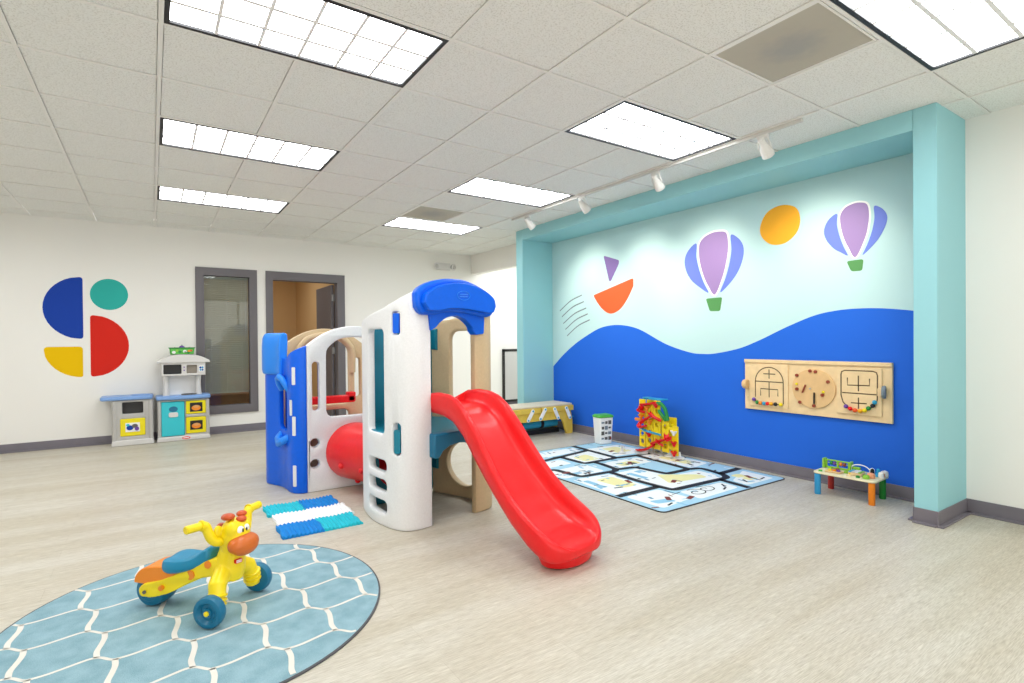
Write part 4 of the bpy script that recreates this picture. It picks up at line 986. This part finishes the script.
for pts in ([(3.64, 4.0), (3.84, 4.0), (3.86, 4.25), (3.64, 4.2)], [(3.24, 3.10), (3.40, 3.10), (3.42, 3.42), (3.22, 3.42)], [(3.66, 2.98), (4.10, 2.92), (4.12, 3.02), (3.80, 3.24)], [(3.8, 3.64), (4.05, 3.64), (4.05, 3.76), (3.8, 3.76)],
            [(4.36, 3.34), (4.5, 3.34), (4.5, 3.7), (4.36, 3.7)], [(4.3, 2.64), (4.42, 2.64), (4.42, 2.84), (4.3, 2.84)], [(4.2, 4.1), (4.42, 4.1), (4.42, 4.36), (4.2, 4.36)]):
    patch(pts, M_py, .0066)
for pts in ([(3.1, 3.66), (3.3, 3.66), (3.3, 3.72), (3.1, 3.72)], [(3.72, 3.36), (3.82, 3.36), (3.82, 3.44), (3.72, 3.44)], [(3.86, 3.66), (3.98, 3.62), (4.0, 3.7), (3.88, 3.7)], [(3.6, 3.2), (3.66, 3.2), (3.66, 3.42), (3.6, 3.42)], [(3.13, 2.66), (3.3, 2.62), (3.3, 2.7), (3.13, 2.74)], [(3.1, 3.2), (3.16, 3.2), (3.16, 3.45), (3.1, 3.45)]):
    patch(pts, M_pb, .0066, .02)
def road(pts, w=.066):
    b = MB(); b.strip(catmull([(x - MO.x, y - MO.y) for x, y in pts], 1), w, .0072); o = b.build('printed_road', M_road, rm, smooth=False)
def rnd(pts, r=.05): # rounded polyline
    out = [pts[0]]
    for a, p, c in zip(pts, pts[1:], pts[2:]):
        a, p, c = Vector(a), Vector(p), Vector(c); l = min(r, (a - p).length * .45, (c - p).length * .45); A_ = p + (a - p).normalized() * l; B_ = p + (c - p).normalized() * l
        for k in range(6): t = k / 5; q = A_ * (1 - t) ** 2 + p * 2 * t * (1 - t) + B_ * t * t; out.append((q.x, q.y))
    return out + [pts[-1]]
for pts in ([(4.045, 4.655), (4.03, 4.39), (3.55, 4.30), (3.25, 4.25), (3.01, 4.24)], [(3.56, 4.30), (3.565, 3.935), (4.007, 3.935), (4.03, 4.39)], [(4.007, 3.935), (4.30, 3.89), (4.61, 3.88)],
            [(3.02, 3.925), (3.165, 3.915), (3.195, 3.572), (3.60, 3.55), (3.655, 3.60), (3.69, 3.85), (3.68, 3.935)], [(3.66, 3.58), (3.86, 3.545), (3.90, 3.20), (4.207, 3.20), (4.24, 3.58), (4.26, 3.89)],
            [(3.52, 3.53), (3.50, 3.16), (3.517, 2.831), (4.223, 2.809), (4.29, 2.90), (4.33, 3.16), (4.207, 3.20)], [(3.50, 2.965), (3.02, 2.958)], [(4.28, 2.93), (4.61, 2.945)], [(4.11, 2.81), (4.08, 2.515)]):
    road(rnd(pts))
for x, y, a in ((3.18, 3.76, .2), (3.42, 3.22, 1.2), (3.74, 3.0, .5), (4.2, 4.2, .3), (3.3, 2.7, .9), (3.46, 2.62, .3), (4.40, 2.72, 1.1), (4.44, 3.5, .2), (3.95, 3.7, .8)):
    c, s = math.cos(a), math.sin(a); q = [(x + u * c - v * s, y + u * s + v * c) for u, v in ((-.045, -.02), (.045, -.02), (.045, .02), (-.045, .02))]
    patch(q, M_pr, .0076, .01, 'printed_vehicle')
for x, y in ((3.62, 2.68), (3.76, 2.70)):
    b = MB(); pts = [(x - MO.x + (.015 + .012 * t) * math.cos(t), y - MO.y + (.015 + .008 * t) * math.sin(t)) for t in [k * .35 for k in range(24)]]; b.strip(pts, .010, .0074); b.build('printed_swirl', M_road, rm, smooth=False)
for x, y, a in ((3.9, 2.62, .4), (3.97, 2.68, .9), (4.45, 2.62, .2), (4.25, 2.66, 1.0), (4.34, 3.02, .3), (3.2, 2.6, .3)):
    c, s = math.cos(a), math.sin(a); q = [(x + u * c - v * s, y + u * s + v * c) for u, v in ((-.04, -.008), (.04, -.008), (.04, .008), (-.04, .008))]
    patch(q, M_road, .0074, .004, 'printed_fish')
rs = random.Random(3)
for m_, nm_, cnt in ((M_pb, 'dot_pattern', 60), (M_road, 'mark_pattern', 34), (M_pr, 'mark_pattern', 16), (M_pw, 'dot_pattern', 50), (mat('print_teal', '5E93AE', .7), 'dot_pattern', 40)):
    b = MB()
    for k in range(cnt):
        x, y, a = rs.uniform(-.77, .77), rs.uniform(-1.04, 1.04), rs.choice((0, PI / 2)) + rs.uniform(-.3, .3); l, h = rs.uniform(.012, .05), rs.uniform(.005, .014)
        c, s = math.cos(a), math.sin(a); b.add([(x + u * c - v * s, y + u * s + v * c, .0068) for u, v in ((-l, -h), (l, -h), (l, h), (-l, h))], [(0, 1, 2, 3)])
    o = b.build(nm_, m_, rm, smooth=False); o['kind'] = 'stuff'

# ------------------------------------------------------------------ marble run
mr = thing('marble_run', 'tall yellow marble run tower with red chutes on the road mat', 'toy', (4.50, 3.765, .0085))
# local: x depth, y along the wall, z up
def tower_plate(x, y0, y1, z0, z1, holes_):
    panel('tower_plate', rrect(y0, y1, z0, z1, .008), holes_, .014, M_yel, mr, .003, lambda u, v, w: (x + w, u, v))
hs = lambda y0, y1, zs: [oval((y0 + y1) / 2, z, (y1 - y0) * .28, .026, 16) for z in zs]
tower_plate(-.06, .16, .245, .06, .575, hs(.16, .245, (.12, .20, .29, .38, .50)))
tower_plate(-.06, .06, .15, .06, .53, hs(.06, .15, (.14, .23, .40, .47)))
tower_plate(-.06, -.04, .05, .06, .575, hs(-.04, .05, (.14, .32, .46, .53)))
tower_plate(-.06, -.15, -.06, .05, .37, hs(-.15, -.06, (.11, .20, .31)))
tower_plate(-.06, -.265, -.19, .035, .335, hs(-.265, -.19, (.07, .16, .26)))
tower_plate(.06, .06, .245, .06, .575, hs(.16, .245, (.12, .20, .29, .38, .50)))
tower_plate(.06, -.15, .05, .05, .40, hs(-.06, .05, (.12, .22, .32)))
for z in (.30, .20, .11): 
    b = MB(); b.box(-.066, -.054, -.195, -.145, z - .015, z + .015); b.build('tower_rung', M_yel, mr, bevel=.003)
for y in (.20, .105, .005, -.105):
    for z in (.18, .32):
        b = MB(); b.box(-.055, .055, y - .012, y + .012, z - .01, z + .01); b.build('cross_tie', M_yel, mr, bevel=.003)
def chute(pts, m=M_red, r=.026):
    P = catmull(pts, 5); b = MB(); rows = []
    for i, p in enumerate(P):
        t = (P[min(i + 1, len(P) - 1)] - P[max(i - 1, 0)]); t.z = 0; t = t.normalized() if t.length > 1e-5 else Vector((0, 1, 0)); s = Vector((-t.y, t.x, 0))
        rows.append([p + s * (r * math.cos(a)) + EZ * (r * math.sin(a)) for a in [PI + PI * k / 8 for k in range(9)]] + [p + s * (r * .8 * math.cos(a)) + EZ * (r * .8 * math.sin(a)) for a in [2 * PI - PI * k / 8 for k in range(9)]])
    b.loft(rows); b.build('chute', m, mr)
chute([(-.085, .20, .53), (-.10, .10, .545), (-.085, .0, .57)])
chute([(-.085, .18, .52), (-.12, .215, .47), (-.085, .15, .45)])
chute([(-.085, .10, .46), (-.10, .03, .42), (-.09, -.06, .385)])
chute([(-.085, .05, .43), (-.11, .12, .38), (-.085, .20, .33)])
chute([(-.085, .21, .33), (-.12, .20, .29), (-.10, .12, .31)])
chute([(-.085, -.19, .23), (-.11, -.10, .19), (-.10, -.02, .16), (-.095, .05, .13)])
chute([(-.085, -.03, .19), (-.12, -.06, .16), (-.09, -.10, .13)])
chute([(-.09, .02, .12), (-.115, .12, .06), (-.10, .25, .03)])
chute([(-.085, -.20, .22), (-.11, -.16, .20), (-.09, -.14, .26)])
chute([(-.09, .20, .27), (-.12, .10, .255), (-.10, -.07, .235)], M_tblue, .018)
for c, m in (((-.085, .12, .49), M_org), ((-.085, .20, .39), M_org), ((-.08, .09, .345), M_org), ((-.08, -.225, .27), M_white), ((-.08, -.225, .16), M_red), ((-.08, -.225, .06), M_red), ((-.08, .005, .53), M_red), ((-.08, .20, .48), M_red), ((-.08, .10, .21), M_red)):
    b = MB(); b.lathe([(.0, -.03), (.012, -.03), (.016, -.015), (.034, .012), (.036, .02), (.032, .02), (.014, -.008), (.0, -.01)], c, (0, 0, 1), 14); b.build('funnel', m, mr)
b = MB(); b.tube(catmull([(-.07, -.01, .55), (-.08, -.07, .545), (-.08, -.115, .50), (-.07, -.13, .43), (-.07, -.14, .38)], 5), .020, 10); b.build('green_tube', M_dgreen, mr)
b = MB(); b.tube(catmull([(-.07, -.03, .47), (-.09, -.06, .46), (-.09, -.10, .42), (-.07, -.115, .38)], 5), .018, 10); b.build('green_tube', M_dgreen, mr)
b = MB(); b.lathe([(.0, 0), (.045, 0), (.055, .02), (.05, .02), (.042, .006), (.0, .006)], (-.02, .17, .575), (0, 0, 1), 18); b.build('top_dish', M_tblue, mr)
b = MB(); b.box(-.05, .05, -.05, .16, .575, .59); b.build('top_tray', M_tblue, mr, bevel=.004)
b = MB(); b.tube([(-.07, .29, .35), (-.08, .20, .355)], .018, 10); b.build('spout', M_org, mr)
for y in (.20, .10, .0, -.105, -.225):
    b = MB(); b.lathe([(.0, 0), (.055, 0), (.055, .010), (.02, .022), (.016, .065), (.0, .065)], (.0, y, 0), (0, 0, 1), 18); b.build('foot', M_gray if y > -.05 else M_white, mr)
b = MB(); b.lathe([(.0, 0), (.07, 0), (.075, .025), (.07, .025), (.066, .008), (.0, .008)], (-.12, .17, 0), (0, 0, 1), 20); b.build('catch_tray', M_ltgray, mr)
# loose white pieces on the mat
for (x, y, lab) in ((4.22, 4.06, 'small clear plastic part lying before the marble run, towards the tub'), (4.28, 3.66, 'small clear plastic part lying before the short end of the marble run')):
    b = MB(); b.lathe([(.0, 0), (.04, 0), (.042, .006), (.018, .02), (.014, .06), (.022, .075), (.0, .075)] if y > 4 else [(.0, 0), (.035, 0), (.04, .012), (.03, .022), (.0, .024)], (0, 0, 0), (0, 0, 1), 18)
    o = b.build('marble_run_piece', M_ltgray, None, loc=(x, y, .008)); tag(o, lab, 'toy part', 'loose marble run pieces')

# ------------------------------------------------------------------ toddler activity table
tb = thing('activity_table', 'low toddler activity table with four differently coloured round legs', 'toy table', (4.50, 1.945, 0), R(3))
b = MB(); b.prism(rrect(-.142, .150, -.215, .215, .035), lambda u, v, w: (u, v, w), .165, .180); b.build('table_top', mat('table_top_cream', 'EFE6C0', .5), tb, bevel=.004)
for x, y, m, nm in ((-.115, .185, mat('leg_blue', '2E9BD6', .45), 'blue'), (.125, .185, mat('leg_red', 'B5302A', .45), 'dark red'), (-.115, -.185, mat('leg_orange', 'F58A14', .45), 'orange'), (.125, -.175, mat('leg_green', '158A2E', .45), 'green')):
    b = MB(); b.lathe([(.0, 0), (.019, 0), (.022, .004), (.022, .162), (.0, .162)], (x, y, 0), (0, 0, 1), 20); l = b.build('leg', m, tb); l['label'] = nm + ' round leg'
panel('frame_panel', rrect(.02, .20, .183, .252, .012), [rrect(.035, .10, .196, .242, .008), rrect(.115, .185, .196, .242, .008)], .014, M_lgreen, tb, .003, lambda u, v, w: (.06 + w, u, v))
for y in (.205, .015):
    b = MB(); b.box(.03, .09, y - .008, y + .008, .182, .258); b.build('frame_post', M_lgreen, tb, bevel=.004)
for y, m in ((.06, M_redbrown), (.085, M_org), (.13, M_purple), (.155, M_dgreen)):
    b = MB(); b.lathe([(.0, -.009), (.014, -.007), (.016, 0), (.014, .007), (.0, .009)], (.06, y, .225), (0, 1, 0), 14); b.build('bead', m, tb)
b = MB(); b.tube([(.06, .03, .225), (.06, .195, .225)], .003, 6); b.build('bead_rod', M_metal, tb)
b = MB(); b.tube(catmull([(.05, .01, .182), (.05, .005, .225), (.05, -.03, .245), (.05, -.08, .243), (.05, -.115, .22), (.05, -.12, .182)], 5), .004, 8); b.build('wire_arch', M_white, tb)
b = MB(); b.box(-.06, .02, -.10, -.01, .182, .205); b.build('xylophone_base', M_wood, tb, bevel=.004)
for k, m in enumerate((M_lgreen, M_white, M_ltgray, M_tblue)):
    b = MB(); b.box(-.065, .025, -.095 + k * .022, -.078 + k * .022, .205, .211); b.build('xylophone_bar', m, tb, bevel=.002)
b = MB(); b.box(-.10, -.03, .03, .14, .182, .192); b.build('picture_tile', M_wood2, tb, bevel=.003)
for y, m in ((.055, M_purple), (.085, M_org), (.115, M_yel)):
    b = MB(); b.lathe([(.0, 0), (.013, 0), (.013, .012), (.0, .014)], (-.065, y, .192), (0, 0, 1), 12); b.build('peg', m, tb)
for x, y, r, h, m in ((-.09, -.14, .022, .030, M_lgreen), (-.04, -.155, .026, .040, mat('peach', 'F2A27A', .5)), (.05, -.165, .030, .022, M_tblue), (.02, -.20, .018, .045, M_white), (.09, -.20, .024, .045, M_ltgray), (.085, -.12, .018, .05, M_eyew)):
    b = MB(); b.lathe([(.0, 0), (r, 0), (r * 1.05, h * .3), (r * .9, h * .8), (.0, h)], (x, y, .182), (0, 0, 1), 16); b.build('turning_knob', m, tb)

b = MB(); b.box(.045, .075, -.05, .0, .182, .225); b.build('small_frame', M_lgreen, tb, bevel=.004)
for x, y, r, h, m in ((-.02, .02, .014, .02, M_lgreen), (-.05, -.02, .012, .024, M_yel), (-.10, -.03, .016, .014, M_wood), (-.10, -.09, .014, .018, M_dgreen), (.03, .10, .016, .016, M_redbrown), (.02, .15, .014, .022, M_lgreen), (.0, -.125, .016, .03, M_tblue), (.10, -.155, .016, .052, M_tblue), (.03, -.14, .014, .06, M_black), (-.10, .17, .014, .012, M_green), (.06, -.195, .016, .035, M_org)):
    b = MB(); b.lathe([(.0, 0), (r, 0), (r * 1.05, h * .3), (r * .8, h * .85), (.0, h)], (x, y, .18), (0, 0, 1), 14); b.build('turning_knob', m, tb)

# ------------------------------------------------------------------ wooden bead board on the mural
bb = thing('wooden_activity_board', 'birch activity board with bead mazes and clock hung on the blue wave', 'activity board', (XW - .0035, 2.35, .79))
BY, BZ = 2.35, .79
# local: x towards the room is negative, y along the wall, z up
def bm_(u, v, w): return (-w, u - BY, v - BZ)
b = MB(); b.prism([(1.742, .565), (2.950, .565), (2.950, 1.033), (1.742, 1.033)], bm_, 0, .022); b.build('back_board', M_wood, bb, bevel=.003)
b = MB(); b.prism([(1.742, 1.003), (2.950, 1.003), (2.950, 1.035), (1.742, 1.035)], bm_, .022, .034); b.build('top_strip', M_wood, bb, bevel=.003)
b = MB(); b.prism([(2.535, .600), (2.90, .600), (2.90, .995), (2.535, .995)], bm_, .022, .033); b.build('maze_plate', M_wood, bb, bevel=.002)
b = MB(); b.prism([(1.81, .612), (2.134, .612), (2.134, .99), (1.81, .99)], bm_, .022, .033); b.build('maze_plate', M_wood, bb, bevel=.002)
b = MB(); b.prism(oval(2.32, .797, .178, .168, 44), bm_, .022, .034); disc = b.build('clock_disc', M_wood2, bb, bevel=.002)
def groove(lines, nm):
    b = MB()
    for P in lines:
        v = []; P = [Vector(p) for p in P]
        for i, p in enumerate(P):
            t = (P[min(i + 1, len(P) - 1)] - P[max(i - 1, 0)]).normalized(); n = Vector((-t.y, t.x)) * .0045
            v += [bm_(p.x + n.x, p.y + n.y, .0336), bm_(p.x - n.x, p.y - n.y, .0336)]
        b.add(v, [(2 * k, 2 * k + 1, 2 * k + 3, 2 * k + 2) for k in range(len(P) - 1)])
    b.build(nm, M_groove, bb, smooth=False)
arc = [(2.708 - .131 * math.cos(t), .832 + .133 * math.sin(t)) for t in [PI * k / 16 for k in range(17)]]
groove([[(2.839, .685), (2.839, .832)] + arc[::-1] + [(2.577, .832), (2.577, .64)], [(2.839, .832), (2.577, .832)], [(2.707, .945), (2.707, .861)], [(2.761, .904), (2.649, .904)], [(2.707, .832), (2.707, .69)], [(2.788, .70), (2.788, .765), (2.626, .765), (2.626, .705)],
        [(2.848, .675), (2.835, .645), (2.80, .632), (2.577, .632)]], 'maze_groove')
groove([[(2.10, .76), (2.10, .93), (2.095, .953), (2.07, .964), (1.87, .964), (1.845, .955), (1.838, .93), (1.84, .74)], [(2.10, .76), (2.085, .705), (2.05, .665), (2.0, .645), (1.94, .645), (1.89, .668), (1.85, .715), (1.84, .74)],
        [(2.052, .906), (2.052, .845), (1.893, .85), (1.893, .905)], [(1.972, .925), (1.972, .80)], [(2.092, .782), (1.846, .782)], [(1.972, .75), (1.972, .66)], [(2.027, .704), (1.913, .706)]], 'maze_groove')
def bead(y, z, m):
    b = MB(); b.ell((-.045, y - BY, z - BZ), (.017, .017, .017), None, 14, 8); b.build('bead', m, bb)
for (y, z), m in zip([(2.848, .662), (2.818, .636), (2.784, .633), (2.75, .632), (2.717, .633), (2.684, .633), (2.643, .634), (2.595, .634)], (M_purple, M_dgreen, M_org, M_tblue, M_red, M_msun, M_black, M_yel)): bead(y, z, m)
for (y, z), m in zip([(2.059, .672), (2.028, .657), (1.994, .647), (1.957, .645), (1.924, .653), (1.897, .672), (1.867, .695), (1.854, .723)], (M_purple, M_red, mat('bead_orange', 'F15A22', .4), M_msun, M_yel, M_dgreen, M_black, M_tblue)): bead(y, z, m)
for y, z in ((2.454, .905), (2.342, .948), (2.298, .943), (2.454, .785), (2.429, .672), (2.198, .862), (2.243, .748), (2.312, .652)):
    b = MB(); b.lathe([(.0, 0), (.014, 0), (.014, .012), (.0, .014)], bm_(y, z, .034), (-1, 0, 0), 8); b.build('clock_peg', M_redbrown, disc)
for y, z in ((2.456, .83), (2.236, .775)):
    b = MB(); b.lathe([(.0, 0), (.010, 0), (.010, .012), (.0, .013)], bm_(y, z, .034), (-1, 0, 0), 8); b.build('clock_peg', M_kyel, disc)
for (y0, z0), (y1, z1), m in (((2.379, .826), (2.406, .757), M_redbrown), ((2.307, .765), (2.308, .67), M_black)):
    b = MB(); b.tube([bm_(y0, z0, .044), bm_(y1, z1, .044)], .007, 8); b.build('clock_hand', m, disc)
b = MB(); b.lathe([(.0, 0), (.007, 0), (.007, .012), (.0, .013)], bm_(2.343, .795, .034), (-1, 0, 0), 10); b.build('clock_hub', M_gray, disc)
b = MB(); b.lathe([(.0, -.02), (.040, -.02), (.044, -.014), (.044, .014), (.040, .02), (.0, .02)], (-.05, 2.925 - BY, .80 - BZ), (0, 1, 0), 10); b.build('turning_block', M_wood2, bb)
b = MB(); b.lathe([(.0, -.012), (.048, -.012), (.052, 0), (.048, .012), (.0, .012)], (-.06, 1.785 - BY, .808 - BZ), (-.25, 1, 0), 12); w_ = b.build('turning_wheel', M_mgrey, bb)
b = MB(); b.box(-.06, -.02, 1.80 - BY, 1.83 - BY, .775 - BZ, .835 - BZ); b.build('wheel_bracket', M_wood, bb, bevel=.003)

SC.view_settings.view_transform = 'Standard'; SC.view_settings.look = 'None'; SC.view_settings.gamma = 1; SC.view_settings.exposure = .2
SC.view_settings.use_curve_mapping = False
SC.cycles.use_denoising = True
w = bpy.data.worlds.new('world'); SC.world = w; w.use_nodes = True; w.node_tree.nodes['Background'].inputs[0].default_value = (1, .975, .93, 1); w.node_tree.nodes["Background"].inputs[1].default_value = 2.0
